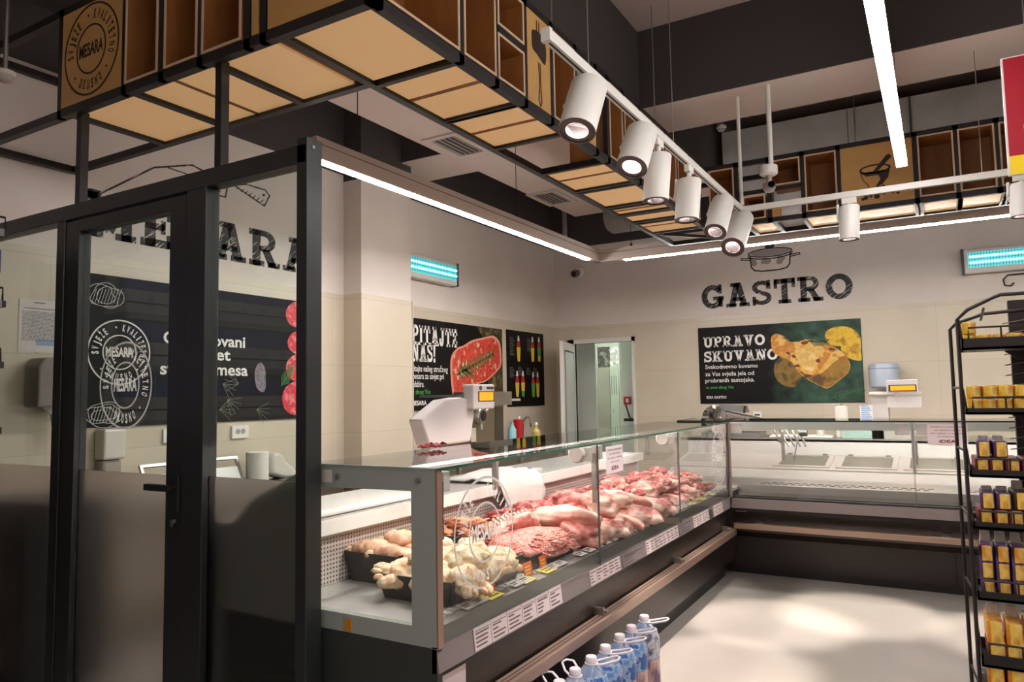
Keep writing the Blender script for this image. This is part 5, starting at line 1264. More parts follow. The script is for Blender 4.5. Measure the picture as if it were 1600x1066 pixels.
ty = [2.3, 2.38, 2.66, 2.74, 3.0, 3.08]+[3.3+.105*i for i in range(18)]+[5.65, 5.75, 5.85]
for i, y in enumerate(ty):
    x = -1.58
    fx_ = (Vector((x, y, DZK+.014)), Vector((1,0,-.1)).normalized(), Vector((0,1,0)), Vector((.1,0,1)).normalized())
    t = thing('name_tag', (x, y, DZK+.012), 'small pale name tag lying in the row along the front sill of the meat case', 'tag', 'name tags along the sill')
    MB().prism(rect(-.026, 0, .026, .075), .004, fx_).build('card', cardw, t)
    MB().prism(rect(-.012, .01, -.004, .06), .0006, fx_, .004).prism(rect(.004, .01, .01, .045), .0006, fx_, .004).build('card_print', tagk, t)

# ------------------------------------------------------------------ scale on the meat case
sw = mat('scale_white', S(208, 200, 198), .35)
SXs = -2.2
t = thing('counter_scale', (SXs-.1, 3.2, 1.255), 'white counter scale with an orange display on the meat case', 'scale')
pts = px_poly(((660, 656), (697, 625), (720, 621), (737, 625), (741, 650), (736, 690), (722, 694), (697, 697), (672, 699)), SXs)
zmn = min(p[1] for p in pts); pts = [(a, max(b, 1.256)) for a, b in pts]
MB().prism(pts, .09, fr_left(SXs-.09, 0, 0)).build('scale_body', sw, t, 40, bevel=.01)
a = at(735, 640, x=SXs+.02); b = at(768, 601, x=SXs+.02)
hd = MB().prism(rect(a.y, a.z, b.y, b.z), .07, fr_left(SXs-.03, 0, 0)).build('display_head', sw, t, bevel=.008)
f3 = fr_left(SXs+.04, 0, 0); yy = b.y-a.y; zz = b.z-a.z
MB().prism(rect(a.y+yy*.22, a.z+zz*.3, b.y-yy*.04, b.z-zz*.28), .002, f3).build('display_bezel', mat('bezel_black', S(60, 48, 44), .4), hd)
MB().prism(rect(a.y+yy*.26, a.z+zz*.34, b.y-yy*.09, b.z-zz*.32), .003, f3).build('display_screen', mat('orange_screen', S(250, 150, 30), .3, emit=.6, ecol=S(255, 140, 20)), hd)
MB().prism(rect(a.y+yy*.62, b.z-zz*.2, b.y-yy*.06, b.z-zz*.1), .002, f3).build('maker_plate', mat('bezel_black', S(60, 48, 44), .4), hd)
MB().prism(circ(a.y+yy*.33, b.z-zz*.15, yy*.06, 14), .002, f3).build('round_badge', mat('badge_dark', S(90, 70, 66), .4), hd)
nk = at(742, 648, x=SXs); MB().cyl((SXs-.06, nk.y, nk.z-.06), (SXs-.04, a.y+yy*.3, a.z+.01), .035).build('display_neck', sw, t, 40)
pl_ = at(705, 621, x=SXs-.1); box('weighing_plate', steel, t, SXs-.3, pl_.y-.02, pl_.z+.0, SXs-.02, pl_.y+.26, pl_.z+.015)
for dy in (.05, .3): MB().cyl((SXs-.05, 3.05+dy, 1.2545), (SXs-.05, 3.05+dy, 1.262), .02).build('foot', blackm, t)
p = at(657, 706, z=1.256)
p = at(658, 703, x=-2.2)
t = thing('dried_chilli', (-2.06, p.y, 1.256), 'small heap of dark red dried peppers by the scale on the case top', 'peppers')
mb = MB()
for i in range(16): a_ = rr.uniform(0, 6.28); c_ = Vector((-2.08+rr.uniform(-.04, .04), p.y-.05+rr.uniform(-.09, .09), 1.264+rr.uniform(0, .012))); mb.tube([c_, c_+Vector((.02*math.cos(a_), .02*math.sin(a_), .006)), c_+Vector((.04*math.cos(a_+.4), .04*math.sin(a_+.4), 0))], .008, 6, taper=[.7, 1, .3])
mb.build('pepper_heap', mat('dried_red', S(120, 24, 34), .4), t, 60)['kind'] = 'stuff'

# ================================================================== hot food case along the back
gc = thing('hot_food_case', (.4, 6.7, 0), 'long empty glass hot food case along the back aisle with steel pans', 'display case')
GY, GX2 = 6.13, 2.7
kick = mat('kick_dark', S(50, 44, 42), .35, .3)
box('plinth', mat('plinth_black', S(28, 26, 26), .4), gc, -1.6, 6.32, 0, GX2, 7.2, .3)
box('plinth_panel', kick, gc, -1.58, 6.3, .06, GX2, 6.32, .3)
box('panel_joint', mat('joint_black', S(12, 11, 11), .5), gc, .03-.008, 6.296, .06, .03+.008, 6.3, .3)
MB().prism([(6.3, .3), (6.2, .36), (6.17, .56), (7.2, .56), (7.2, .3)], GX2+1.53, (Vector((FX, 0, 0)), Vector((0,1,0)), Vector((0,0,1)), Vector((1,0,0)))).build('body', dark_gloss, gc)
box('corner_body', dark_gloss, gc, BX, CY1, .12, FX, 7.2, .68)
box('corner_deck', mat('deck_steel', S(214, 212, 208), .3, .55), gc, -2.3, CY1, .68, FX, 6.4, .70)
box('price_rail', mat('rail_mauve', S(150, 138, 138), .35, .3), gc, FX+.012, GY-.02, .56, GX2, GY+.03, .635)
box('shadow_gap', mat('joint_black', S(12, 11, 11), .5), gc, FX+.012, GY-.01, .535, GX2, GY+.035, .56)
box('front_sill', mat('sill_dark', S(74, 68, 66), .25, .4), gc, FX+.012, GY+.004, .635, GX2, GY+.06, .65)
p = at(1155, 795, y=GY-.02); box('rating_plate', mat('label_white', S(214, 208, 198), .5), gc, p.x-.04, GY+.03, p.z-.03, p.x+.045, GY+.036, p.z-.008)
box('deck', mat('deck_dark_glass', S(36, 32, 31), .18, .2), gc, FX+.02, GY+.06, .64, GX2, 6.4, .655)
ss = mat('gastro_steel', S(222, 212, 206), .3, .7)
MB().prism([(6.4, .64), (6.4, .715), (6.7, .82), (6.7, .64)], GX2+2.2, (Vector((-2.2, 0, 0)), Vector((0,1,0)), Vector((0,0,1)), Vector((1,0,0)))).build('sloped_front', ss, gc)
q = MB(); U3 = Vector((0, .3, .105)).normalized(); f4 = (Vector((-1.35, 6.4, .7155)), Vector((1,0,0)), U3, Vector((0, -.105, .3)).normalized())
for j, v in enumerate((.028, .052)):
    for i in range(44):
        x = i*.06+(.03 if j else 0)
        if 1.25 < x < 1.5: continue
        q.prism(rect(x, v, x+.036, v+.008), .001, f4)
q.build('air_slots', mat('slot_black', S(40, 34, 32), .6), gc)
# tilted well frame with pans
UT = Vector((0, .55, .085)).normalized(); NT = Vector((0, -.085, .55)).normalized()
fT = (Vector((0, 6.7, .815)), Vector((1,0,0)), UT, NT)
wx = [(-1.3, -.86), (-.79, -.35), (-.28, .16), (.4, .86), (.93, 1.39), (1.48, 1.94)]
wf = MB().prism(rect(-2.2, 0, GX2, .07), .015, fT).prism(rect(-2.2, .5, GX2, .56), .015, fT)
prev = -2.2
for a_, b_ in wx: wf.prism(rect(prev, .07, a_, .5), .015, fT); prev = b_
wf.prism(rect(prev, .07, GX2, .5), .015, fT)
wf.build('well_frame', ss, gc)
box('well_body', ss, gc, -2.2, 6.8, .56, GX2, 7.22, .66)
rear_z = .93
box('rear_wall', white_steel, gc, -2.2, 7.22, .6, GX2, 7.24, 1.05)
box('rear_counter', steel, gc, -2.2, 7.22, 1.03, GX2, 7.75, 1.06)
box('rear_body', white_steel, gc, -1.9, 7.24, .05, GX2, 7.7, 1.03)
pw = [('first', 0), ('second', 1), ('third', 2), ('fourth', 3), ('fifth', 4), ('sixth', 5)]
for (a, b), (o_, i) in zip(wx, pw):
    t = thing('food_pan', ((a+b)/2, 7.0, .87), f'{o_} empty steel food pan from the corner of the hot food case', 'pan', 'empty steel food pans')
    MB().ring(rect(a-.012, .06, b+.012, .51), rect(a+.03, .1, b-.03, .47), .01, fT, .0155).build('rim', ss, t)
    v = MB().prism(rect(a+.03, .1, b-.03, .47), .004, fT, -.07)
    for w0 in (rect(a+.026, .1, a+.03, .47), rect(b-.03, .1, b-.026, .47), rect(a+.026, .096, b-.026, .1), rect(a+.026, .47, b-.026, .474)): v.prism(w0, .085, fT, -.07)
    v.build('basin', mat('pan_steel', S(226, 222, 214), .22, .85), t)
    for q in (a+.05, b-.09): MB().prism(rect(q, .475, q+.04, .5), .012, fT, .0255).build('grip', satin, t)
# panes, clamps, lamp
gx = at(1427, 700, y=GY).x
for a, b in ((FX+.014, gx-.004), (gx+.004, 1.4), (1.408, GX2)):
    box('front_pane', cglass, gc, a, GY, .64, b, GY+.006, 1.25)
for x in (gx,):
    box('pane_edge', mat('pane_edge_grey', S(96, 100, 98), .3), gc, x-.004, GY-.001, .64, x-.002, GY+.006, 1.25); box('pane_edge', mat('pane_edge_grey', S(96, 100, 98), .3), gc, x+.002, GY-.001, .64, x+.004, GY+.006, 1.25)
box('centre_upright', clampm, gc, gx-.012, GY+.02, .88, gx+.012, GY+.04, 1.2)
tp = box('top_pane', topglass, gc, -1.95, GY-.02, 1.256, GX2, 6.68, 1.264)
box('pane_edge', mat('glass_edge_dark', S(40, 48, 44), .2), tp, -1.95, GY-.022, 1.254, GX2, GY-.02, 1.266)
box('pane_edge', mat('glass_edge_dark', S(40, 48, 44), .2), tp, -1.952, GY-.02, 1.254, -1.95, 6.68, 1.266)
for x in (FX+.06, gx-.07, gx+.07, 1.33):
    MB().box(x-.045, GY+.005, 1.16, x+.045, GY+.035, 1.245).build('clamp', clampm, gc, bevel=.006)
lp = MB().box(-1.9, 6.56, 1.17, GX2-.1, 6.572, 1.25).box(-1.9, 6.572, 1.235, GX2-.1, 6.67, 1.25).build('lamp_profile', white_steel, gc, bevel=.004)
MB().cyl((-1.25, 6.61, 1.215), (GX2-.2, 6.61, 1.215), .012, n=10).build('lamp_tube', mat('hot_case_tube', (1, .95, .88), .4, emit=29, ecol=(1, .94, .87)), lp, 40)
for x in (-1.2, gx, 1.5): MB().box(x-.012, 6.66, .9, x+.012, 6.69, 1.25).build('rear_upright', satin, gc)
MB().box(FX-.004, CY1-.004, .64, FX+.014, CY1+.014, 1.25).build('corner_mullion', mat('mullion_pink', S(196, 172, 164), .3, .4), gc)
MB().box(FX-.022, CY1-.03, .3, FX-.004, CY1+.014, 1.25).build('corner_mullion', mat('mullion_dark', S(48, 42, 40), .35, .4), gc)
b2_ = MB().box(FX+.04, GY-.1, .408, GX2, GY-.045, .452).build('bumper_rail', mat('bumper_bronze', S(176, 148, 132), .3, .55), gc, bevel=.004)
for x in (-1.3, -.02, 1.4): MB().box(x-.03, GY-.07, .45, x+.03, GY+.05, .458).build('bumper_bracket', satin, gc)
# corner gas strut and bundle of cables inside the glass
t = thing('serving_tongs', (-1.1, 6.72, 1.0), 'steel serving utensils hanging inside the left end of the hot food case', 'utensils')
for i in range(5): MB().tube([(-1.28+.05*i, 6.7, 1.17), (-1.24+.05*i, 6.7, 1.08), (-1.2+.045*i, 6.71, 1.02)], .008, 6).build('handle', satin, t, 60)
MB().tube([(-1.06, 6.7, 1.17), (-1.1, 6.7, 1.0), (-1.12, 6.72, .905)], .006, 6).build('rod', satin, t, 60)
MB().cyl((-1.06, 6.68, 1.14), (-1.0, 6.68, 1.14), .03).build('knob', blackm, t, 40)
a = at(1450, 696, y=GY-.004); b = at(1500, 663, y=GY-.004)
notice(fr_back(a.x, GY-.0015, a.z), .25, b.z-a.z, 'pink and white notice card on the hot food case glass by the rack')
# things on the rear counter seen through the glass
def on_counter(name, px, label, cat, fn, group=None):
    p = at(px, 700, y=7.45); t = thing(name, (p.x, 7.45, 1.06), label, cat, group); fn(t, p.x); return t
def f_(t, x):
    box('tub', mat('aqua_tub', S(176, 206, 196), .3), t, x-.17, 7.35, 1.06, x+.17, 7.55, 1.17); box('lid', mat('aqua_lid', S(196, 216, 206), .3), t, x-.175, 7.345, 1.17, x+.175, 7.555, 1.18)
on_counter('plastic_tub', 1351, 'pale aqua plastic tub on the counter behind the hot food case', 'tub', f_)
def f_(t, x):
    box('tub', mat('grey_tub', S(186, 180, 172), .3), t, x-.16, 7.35, 1.06, x+.16, 7.55, 1.16); box('lid', mat('grey_lid', S(206, 200, 194), .3), t, x-.165, 7.345, 1.16, x+.165, 7.555, 1.17)
on_counter('plastic_tub', 1396, 'pale grey plastic tub to the right of the aqua one behind the hot food case', 'tub', f_)
def f_(t, x):
    MB().lathe([(.03, 0), (.034, .01), (.034, .09), (.014, .12), (.014, .14)], (x, 7.45, 1.06)).build('bottle_body', mat('clear_bottle', S(206, 206, 196), .2), t, 40); MB().lathe([(.017, .14), (.017, .165)], (x, 7.45, 1.06)).build('cap', blackm, t, 40)
on_counter('small_bottle', 1283, 'small dark capped bottle behind the hot food case', 'bottle', f_)
def f_(t, x): MB().box(x-.28, 7.3, 1.06, x+.28, 7.6, 1.075).build('board', mat('board_white', S(236, 232, 226), .5), t, bevel=.004)
on_counter('cutting_board', 1255, 'thin white cutting board on the counter behind the hot food case', 'cutting board', f_)
# scale of the hot food counter, note, bottle, slicer
sx_, sy_ = -.2, 7.5
Q = lambda px, py: at(px, py, y=sy_)
a, b = Q(1361, 656), Q(1441, 611)
t = thing('counter_scale', ((a.x+b.x)/2, sy_, 1.06), 'white counter scale with an orange display on the back counter', 'scale')
c0, c1 = Q(1361, 657), Q(1387, 622); box('column', mat('scale_grey', S(190, 182, 178), .4), t, c0.x, sy_, 1.06, c1.x, sy_+.2, c1.z)
c0, c1 = Q(1387, 637), Q(1440, 619); box('scale_body', sw, t, c0.x, sy_-.02, c0.z, c1.x, sy_+.22, c1.z)
c0, c1 = Q(1358, 621), Q(1440, 608); MB().box(c0.x, sy_-.02, c1.z-.045, c1.x, sy_+.24, c1.z-.02).build('weighing_plate', mat('plate_white', S(232, 226, 222), .35), t, bevel=.004)
c0, c1 = Q(1386, 614), Q(1434, 593); hd = MB().box(c0.x, sy_-.05, c0.z, c1.x, sy_, c1.z).build('display_head', sw, t, bevel=.005)
c0, c1 = Q(1389, 612), Q(1432, 601); box('display_bezel', mat('bezel_black', S(60, 48, 44), .4), hd, c0.x, sy_-.053, c0.z, c1.x, sy_-.05, c1.z)
c0, c1 = Q(1392, 610.5), Q(1430, 602.5); box('display_screen', mat('orange_screen', S(250, 150, 30), .3, emit=.6, ecol=S(255, 140, 20)), hd, c0.x, sy_-.055, c0.z, c1.x, sy_-.053, c1.z)
MB().cyl((Q(1400, 615).x, sy_-.02, Q(1400, 622).z), (Q(1400, 615).x, sy_-.02, Q(1400, 612).z), .015).build('display_neck', sw, t, 40)
c0, c1 = Q(1345, 655), Q(1364, 633)
t = thing('paper_note', (c0.x, sy_, c0.z), 'white note sheet with blue print beside the back counter scale', 'paper')
box('sheet', mat('paper', S(214, 208, 206), .6), t, c0.x, sy_-.06, c0.z, c1.x, sy_-.057, c1.z)
q = MB()
for k in range(6): q.box(c0.x+.012, sy_-.0585, c0.z+.015+.02*k, c1.x-.012-.01*(k % 3), sy_-.0575-.0005, c0.z+.025+.02*k)
for k in range(6): q.box(c0.x+.012, sy_-.061, c0.z+.015+.02*k, c1.x-.012-.01*(k % 3), sy_-.06, c0.z+.027+.02*k)
q.build('blue_print', mat('blue_print', S(120, 160, 206), .6), t)
box('holder', whitep, t, c0.x+.02, sy_-.057, 1.06, c1.x-.02, sy_-.05, c0.z+.03)
p = Q(1315, 650); zt_ = Q(1315, 634).z
t = thing('tissue_roll', (p.x, sy_, 1.06), 'small white paper roll standing on the back counter under the poster', 'paper roll')
MB().lathe([(.055, 0), (.055, zt_-1.06-.01), (.02, zt_-1.06)], (p.x, sy_, 1.06)).build('roll', mat('tissue', S(222, 216, 206), .8), t, 40)
MB().lathe([(.02, zt_-1.06), (.02, zt_-1.06+.02)], (p.x, sy_, 1.06)).build('core', mat('card_core', S(150, 138, 122), .8), t, 40)
t = thing('slicer', (Q(1140, 650).x, sy_, 1.06), 'steel meat slicer on the back counter at the case corner', 'slicer')
X = lambda px, py: (Q(px, py).x, Q(px, py).z)
f5 = fr_back(0, sy_, 0)
MB().prism([X(*q) for q in ((1100, 662), (1103, 645), (1112, 639), (1125, 641), (1150, 646), (1190, 654), (1190, 662))], .25, f5, -.12).build('slicer_body', mat('slicer_alu', S(186, 180, 172), .25, .8), t, bevel=.015)
p = Vector((Q(1122, 652).x, sy_-.14, Q(1122, 652).z))
MB().lathe([(.12, 0), (.12, .006), (.05, .02)], p, (0, -1, 0), 30).build('blade', mat('chrome', S(220, 218, 214), .1, 1.0), t, 40)
MB().prism([X(*q) for q in ((1123, 640), (1126, 632), (1162, 634), (1166, 645))], .2, f5, -.15).build('blade_guard', mat('guard_grey', S(150, 150, 150), .35, .6), t)
MB().cyl((Q(1166, 640).x, sy_-.1, Q(1166, 645).z), (Q(1168, 634).x, sy_-.1, Q(1168, 634).z), .012).build('handle', blackm, t, 40)
box('base', mat('guard_grey', S(150, 150, 150), .35, .6), t, Q(1100, 660).x, sy_-.1, 1.06, Q(1190, 660).x, sy_+.2, 1.1)
p = at(1184, 648, y=YW)
t = thing('wall_socket', (p.x, YW, p.z), 'white socket on the back wall right of the slicer', 'socket', 'white wall sockets')
box('plate', whitep, t, p.x-.05, YW-.028, p.z-.04, p.x+.05, YW-.01, p.z+.04); box('slot', blackm, t, p.x-.03, YW-.03, p.z-.012, p.x+.03, YW-.028, p.z+.006)
# ================================================================== water bottles on the floor
pet = glass('clear_plastic', (.86, .9, .95), .9)
cap_w = mat('cap_white', S(236, 226, 232), .4)
label_blue = mat('bottle_label', S(70, 126, 200), .45, var=[S(40, 90, 170), S(180, 200, 226), S(96, 150, 208)], vscale=22)
label_pink = mat('bottle_foot_label', S(206, 160, 150), .45, var=[S(226, 190, 176), S(120, 90, 120)], vscale=20, stretch=(1, 1, .3))
water = mat('bottle_water', S(120, 138, 166), .12, var=[S(170, 184, 204), S(84, 100, 136)], vscale=10, stretch=(1, 1, .4))
BH = .355
def water_bottle(loc, rz, label, blue=True):
    t = thing('water_bottle', (0, 0, 0), label, 'bottle', 'large water bottles on the floor'); R = .073
    b = MB().lathe([(R*.9, 0), (R, .012), (R, .2), (R*.97, .21), (R, .225), (R*.98, .25), (R*.8, .285), (R*.45, .318), (.022, .328)], n=24).build('bottle_body', water, t, 60)
    MB().lathe([(R+.001, .015), (R+.001, .15)], n=24).build('lower_label', label_pink, t, 60)
    MB().lathe([(R+.002, .16), (R+.002, .225), (R*.99+.002, .25), (R*.84+.002, .28)], n=24).build('shoulder_label', label_blue if blue else mat('label_clear_print', S(170, 170, 190), .3, var=[S(206, 206, 216), S(90, 90, 110)], vscale=26), t, 60)
    MB().lathe([(.03, .322), (.03, .328)], n=18).build('neck_ring', cap_w, t, 40)
    MB().lathe([(.025, .329), (.0255, .35), (.022, .356), (.004, .357)], n=18).build('cap', cap_w, t, 40)
    hp = []
    for q in range(13):
        a = math.radians(-78+q*13); hp.append((.028+.105*math.cos(a)*(1 if abs(q-6) < 6 else .9)-.0, .052*math.sin(a)*1.05, .327+.02*(math.cos(a))))
    hp = [(.02, -.022, .325), (.05, -.03, .33), (.115, -.026, .345), (.126, 0, .348), (.115, .026, .345), (.05, .03, .33), (.02, .022, .325)]
    MB().tube(hp, .0052, 8).build('carry_handle', cap_w, t, 60)
    t.location = loc; t.rotation_euler = (0, 0, rz); return t
for i, ((px, py), rz) in enumerate((((1007, 962), .15), ((984, 977), .1), ((966, 991), .2), ((943, 1008), .1), ((921, 1025), .5), ((895, 1044), 2.3), ((866, 1062), 2.5), ((840, 1082), .3))):
    p = at(px, py, z=BH)
    lb = ('large clear water bottle at the far end of the row on the floor' if i == 0 else f'blue labelled water bottle on the floor, {ORD[i]} from the far end of the row')
    water_bottle((-1.385, p.y, 0), rz, lb, i > 0)

# ================================================================== wire rack with packets
RY, RD = 4.1, .17
wire = mat('rack_wire', S(34, 27, 26), .45)
K = lambda px, py, dy=0: at(px, py, y=RY+dy)
rk = thing('wire_rack', (.3, RY+.15, 0), 'black wire shop rack with packets at the right edge', 'rack')
fx0 = K(1499, 560).x; rx0 = at(1487, 560, y=RY+.3).x
xr = .95
zt1 = K(1530, 463).z; zk = K(1496, 500).z
MB().tube([(fx0, RY, 0), (fx0, RY, zk), (fx0+.045, RY, zk+.045), (fx0+.15, RY, zt1-.01), (fx0+.18, RY, zt1), (xr, RY, zt1)], .009, 8).build('upright', wire, rk, 60)
zk2 = at(1490, 515, y=RY+.3).z
MB().tube([(rx0, RY+.3, 0), (rx0, RY+.3, zk2), (rx0+.03, RY+.3, zk2+.03), (rx0+.15, RY+.3, zt1-.06), (xr, RY+.3, zt1-.02)], .009, 8).build('upright', wire, rk, 60)
for z in (.12, .55, .9, 1.2, 1.5): MB().tube([(fx0, RY, z), (rx0, RY+.3, z)], .006, 6).build('side_rung', wire, rk, 60)
MB().tube([(fx0+.11, RY+.0, zt1-.06), (fx0+.11, RY+.3, zt1-.09)], .006, 6).build('side_rung', wire, rk, 60)
colx = K(1592, 600).x
box('back_column', mat('rack_back_black', S(26, 21, 20), .5), rk, colx, RY+.3, 0, colx+.12, RY+.36, zt1)
g = MB()
for i in range(34): g.cyl((colx-.03, RY+.29, .1+.052*i), (colx+.16, RY+.29, .13+.052*i), .0028, n=5)
g.build('back_grid', mat('grid_grey', S(120, 104, 104), .4), rk)
SH = [((530, 548), 1500), ((638, 648), 1508), ((733, 745), 1515), ((814, 825), 1518), ((922, 936), 1528), ((1020, 1040), 1536)]
shelves = []
SD = .26
for i, ((p0, p1), px) in enumerate(SH):
    zt_, zb_ = K(px, p0).z, K(px, p1).z
    x0 = fx0+.012
    sh = MB().box(x0, RY-.02, zb_, xr, RY+SD, zb_+.012).box(x0, RY-.02, zb_, xr, RY-.012, zt_).box(x0, RY+SD-.01, zb_, xr, RY+SD, zt_).box(x0, RY-.02, zb_, x0+.008, RY+SD, zt_).build('shelf', mat('shelf_black', S(30, 23, 22), .45), rk)
    mb = MB(); zf = zt_+.05
    mb.tube([(x0+.03, RY-.018, zt_), (x0+.03, RY-.018, zf), (xr-.05, RY-.018, zf), (xr-.05, RY-.018, zt_)], .005, 6)
    for k in range(1, 5): mb.cyl((x0+.03+k*.13, RY-.018, zt_), (x0+.03+k*.13, RY-.018, zf), .004, n=6)
    mb.tube([(x0+.004, RY-.015, zt_), (x0-.004, RY, zf+.04), (x0-.004, RY+SD-.02, zf+.04), (x0+.004, RY+SD-.01, zt_)], .004, 6)
    mb.build('front_fence', wire, sh)
    MB().prism([(colx-.03, zb_), (colx+.02, zb_-.04), (colx+.1, zb_-.05), (colx+.1, zb_)], .02, fr_back(0, RY+.28, 0)).build('bracket', wire, sh)
    shelves.append((zb_+.0125, zt_))
FOIL = {}
def foil(name, a, b, c): return mat(name, S(*a), .28, var=[S(*b), S(*c)], vscale=16, stretch=(1, 1, .6), bump=.5, bscale=25)
f_y = foil('yellow_wrap', (252, 190, 40), (255, 220, 96), (236, 150, 24)); f_y2 = foil('toast_wrap', (244, 196, 84), (252, 220, 126), (226, 160, 56))
f_p = foil('purple_wrap', (84, 44, 96), (120, 80, 150), (50, 24, 40)); f_r = foil('maroon_wrap', (110, 30, 44), (150, 60, 70), (70, 16, 30)); f_o = foil('orange_wrap', (244, 138, 40), (252, 196, 80), (222, 70, 60))
f_c = foil('crimp_foil', (196, 186, 172), (224, 214, 200), (150, 138, 126)); f_b = foil('brown_wrap', (70, 44, 34), (96, 66, 50), (44, 26, 20))
def packet(proto_name, w, d, h, side, front, stripes, ear):
    """pillow packet of toasts: coloured flank, window front with bars, crimped top"""
    t = thing(proto_name, (0, 0, 0), 'x', 'packet')
    b = MB().box(-w/2, -d/2, 0, w/2, d/2, h).build('wrapper', side, t, bevel=min(w, h)*.14)
    n = max(1, stripes)
    for i in range(n):
        MB().box(-w*.28, -d/2-.006, h*(i/n)+.004, w*.44, -d/2+.01, h*((i+1)/n)-.004).build('toast_window', front, t, bevel=.006)
        MB().box(-w*.28, -d/2-.0075, h*(i/n)+.006, -w*.06, -d/2-.004, h*((i+1)/n)-.006).build('colour_band', f_y if front is not f_y else f_o, t)
    if ear: MB().prism([(-w*.42, h-.004), (w*.42, h-.004), (w*.36, h+ear), (-w*.36, h+ear)], .012, fr_back(0, 0, 0), -.03).build('crimped_end', f_c, t, bevel=.003)
    return t
SW = .058
P1 = packet('toast_packet', SW, .16, .062, f_y, f_y2, 1, 0); P2 = packet('toast_packet', SW*.97, .2, .078, f_r, f_y2, 1, 0); P2b = packet('toast_packet', SW*.97, .2, .076, f_p, f_y2, 1, .02)
P3 = packet('long_toast_packet', SW*.95, .16, .235, f_p, f_y2, 3, .05); P4 = packet('toast_packet', SW*1.05, .2, .09, f_r, f_y2, 1, 0); P4b = packet('orange_toast_packet', SW*1.15, .2, .105, f_o, f_y2, 1, .05)
P5 = packet('toast_packet', SW, .2, .085, f_b, f_y2, 1, .04)
protos = [P1, P2, P2b, P3, P4, P4b, P5]
ROWN = ['top shelf', 'second shelf', 'third shelf', 'fourth shelf', 'fifth shelf', 'bottom visible shelf']
def put_row(si, pr, n, z, what, pos, start=0.0, pitch=None, dy=0.0, rot=0.0, jit=.006):
    x = fx0+.047+start
    for i in range(n):
        lb = f'{what}, {ORD[i]} from left, {pos}, {ROWN[si]} of rack'
        p = Vector((x+i*(pitch or SW*1.07), RY+.1+dy+rr.uniform(-jit, jit), z))
        dup(pr, p, rr.uniform(-.05, .05)+rot, lb, 'toast packets on the rack')
s = shelves
put_row(0, P1, 8, s[0][0], 'yellow toast packet', 'lower layer'); put_row(0, P1, 1, s[0][0]+.063, 'yellow toast packet', 'upper layer')
put_row(1, P1, 8, s[1][0], 'yellow toast packet', 'lower layer', .004, .061); put_row(1, P1, 4, s[1][0]+.063, 'yellow toast packet', 'upper layer', .004, .063)
put_row(2, P2, 8, s[2][0], 'maroon and yellow toast packet', 'lower layer', .012, .061); put_row(2, P2b, 2, s[2][0]+.079, 'purple and yellow toast packet', 'upper layer', .03, .061)
put_row(3, P2, 8, s[3][0], 'maroon and yellow toast packet', 'lower layer', .014, .061); put_row(3, P2b, 2, s[3][0]+.079, 'purple and yellow toast packet', 'upper layer', .03, .061); put_row(3, P5, 2, s[3][0]+.079, 'dark brown toast packet', 'upper layer', 0.03+.125, .061)
put_row(4, P3, 8, s[4][0], 'long purple and yellow toast packet', 'row', .012, .061)
put_row(5, P4, 8, s[5][0], 'red and yellow toast packet', 'lower layer', .02, .07); put_row(5, P4b, 3, s[5][0]+.091, 'orange toast packet', 'upper layer', .024, .076)
zl = K(1545, 1100).z
box('shelf', mat('shelf_black', S(30, 23, 22), .45), rk, fx0+.012, RY-.02, .1, xr, RY+SD, .125)
ROWN.append('lowest shelf')
put_row(6, P4b, 7, .126, 'orange toast packet', 'lower layer', .02, .072); put_row(6, P4b, 4, .126+.106, 'orange toast packet', 'upper layer', .03, .078)
for o in protos:
    for c in list(o.children): bpy.data.objects.remove(c)
    bpy.data.objects.remove(o)

# ================================================================== shop shelf along the left wall before the partition
SXF = at(11, 430, y=1.72).x                      # front edge of the shelves
t = thing('shop_shelf', (-4.35, .7, 0), 'dark shop shelf with blue and white cartons along the wall at the left edge', 'shelf')
shk = mat('shelf_dark_steel', S(46, 42, 42), .5)
box('back_panel', shk, t, XW+.012, -.9, 0, XW+.04, 1.72, 2.35)
for y in (-.9, 1.69): box('upright', shk, t, XW+.04, y, 0, XW+.1, y+.03, 2.35)
zs = [at(11, py, y=1.72).z for py in (668, 565, 470)]
zs = [zs[0]-.72, zs[0]-.36]+zs+[zs[2]+.33]
for z in zs:
    sh = box('shelf', shk, t, XW+.04, -.9, z-.03, SXF, 1.72, z)
    MB().tube([(SXF-.012, 1.71, z), (SXF-.012, 1.71, z+.06), (SXF-.012, -.88, z+.06)], .005, 6).build('front_fence', wire, sh)
    box('price_strip', mat('strip_grey', S(150, 144, 146), .4), sh, SXF, -.88, z-.032, SXF+.006, 1.7, z+.002)
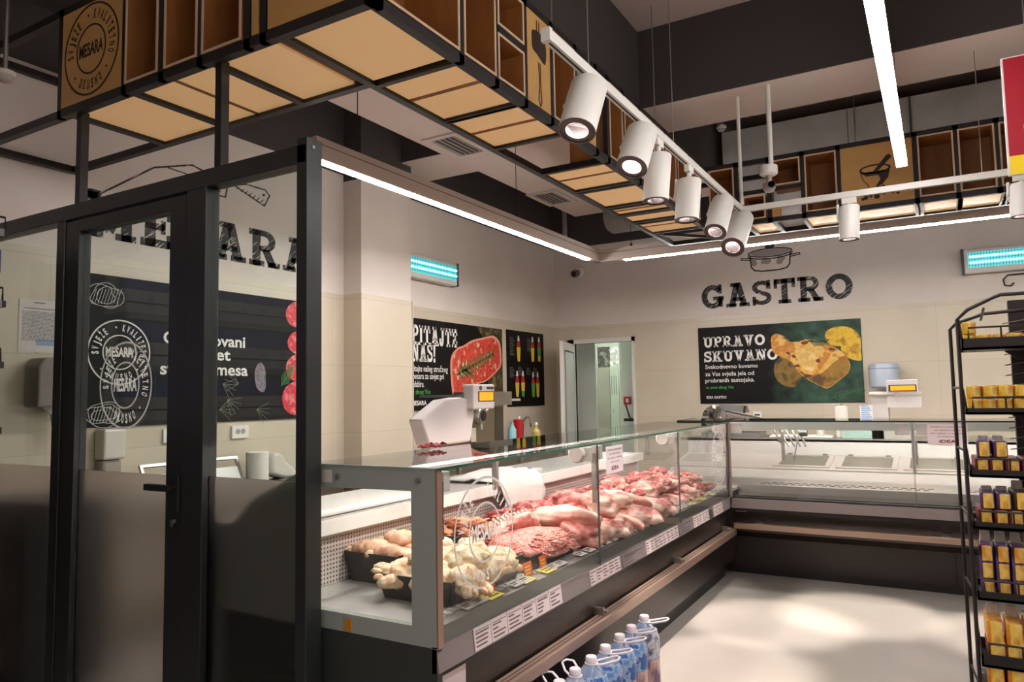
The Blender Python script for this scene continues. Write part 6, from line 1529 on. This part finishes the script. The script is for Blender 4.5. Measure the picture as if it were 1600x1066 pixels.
cb_w = mat('carton_white', S(206, 200, 204), .45); cb_b = mat('carton_blue', S(30, 62, 160), .4); cb_g = mat('carton_green', S(40, 120, 84), .4)
c0 = None
for i, z in enumerate(zs[2:5]):
    for j in range(9):
        y1 = 1.7-.155*j
        lb = f'white and blue carton on the {("lower", "middle", "upper")[i]} left shelf, {ORD[j]} from the partition'
        if c0 is None:
            c0 = c = thing('carton', (SXF-.1, y1, z), lb, 'carton', 'cartons on the left shelf')
            box('box', cb_w, c, SXF-.2, y1-.14, z+.001, SXF-.02, y1, z+.235)
            box('blue_band', cb_b, c, SXF-.08, y1-.141, z+.13, SXF-.0185, y1+.001, z+.2365); box('green_band', cb_g, c, SXF-.1, y1-.1405, z+.12, SXF-.045, y1+.0005, z+.236)
            MB().prism(circ(SXF-.05, z+.09, .026, 16, .015), .001, (Vector((0, y1, 0)), Vector((1,0,0)), Vector((0,0,1)), Vector((0,1,0)))).prism(circ(SXF-.05, z+.09, .026, 16, .015), .001, fr_back(0, y1-.14, 0)).build('oval_badge', cb_b, c)
            box('print_line', mat('carton_print_line', S(40, 40, 60), .5), c, SXF-.075, y1-.1405, z+.04, SXF-.03, y1+.0005, z+.05)
        else: dup(c0, (SXF-.1, y1, z), None, lb)
bt0 = None
for i, z in enumerate(zs[:2]+zs[5:]):
    for j in range(10):
        y = 1.62-.2*j; lb = f'dark detergent bottle on the {("lowest", "second lowest", "top")[i]} left shop shelf, {ORD[j]} from the partition'
        if bt0 is None:
            bt0 = b = thing('detergent_bottle', (SXF-.12, y, z), lb, 'bottle', 'detergent bottles on the left shelf')
            MB().lathe([(.05, .001), (.055, .02), (.055, .17), (.03, .215), (.02, .225)], (SXF-.12, y, z), sx=1.0).build('bottle_body', mat('dark_bottle', S(58, 50, 70), .3), b, 40)
            MB().lathe([(.022, .226), (.022, .265)], (SXF-.12, y, z)).build('cap', mat('dark_cap', S(110, 100, 110), .4), b, 40)
        else: dup(bt0, (SXF-.12, y, z), None, lb)
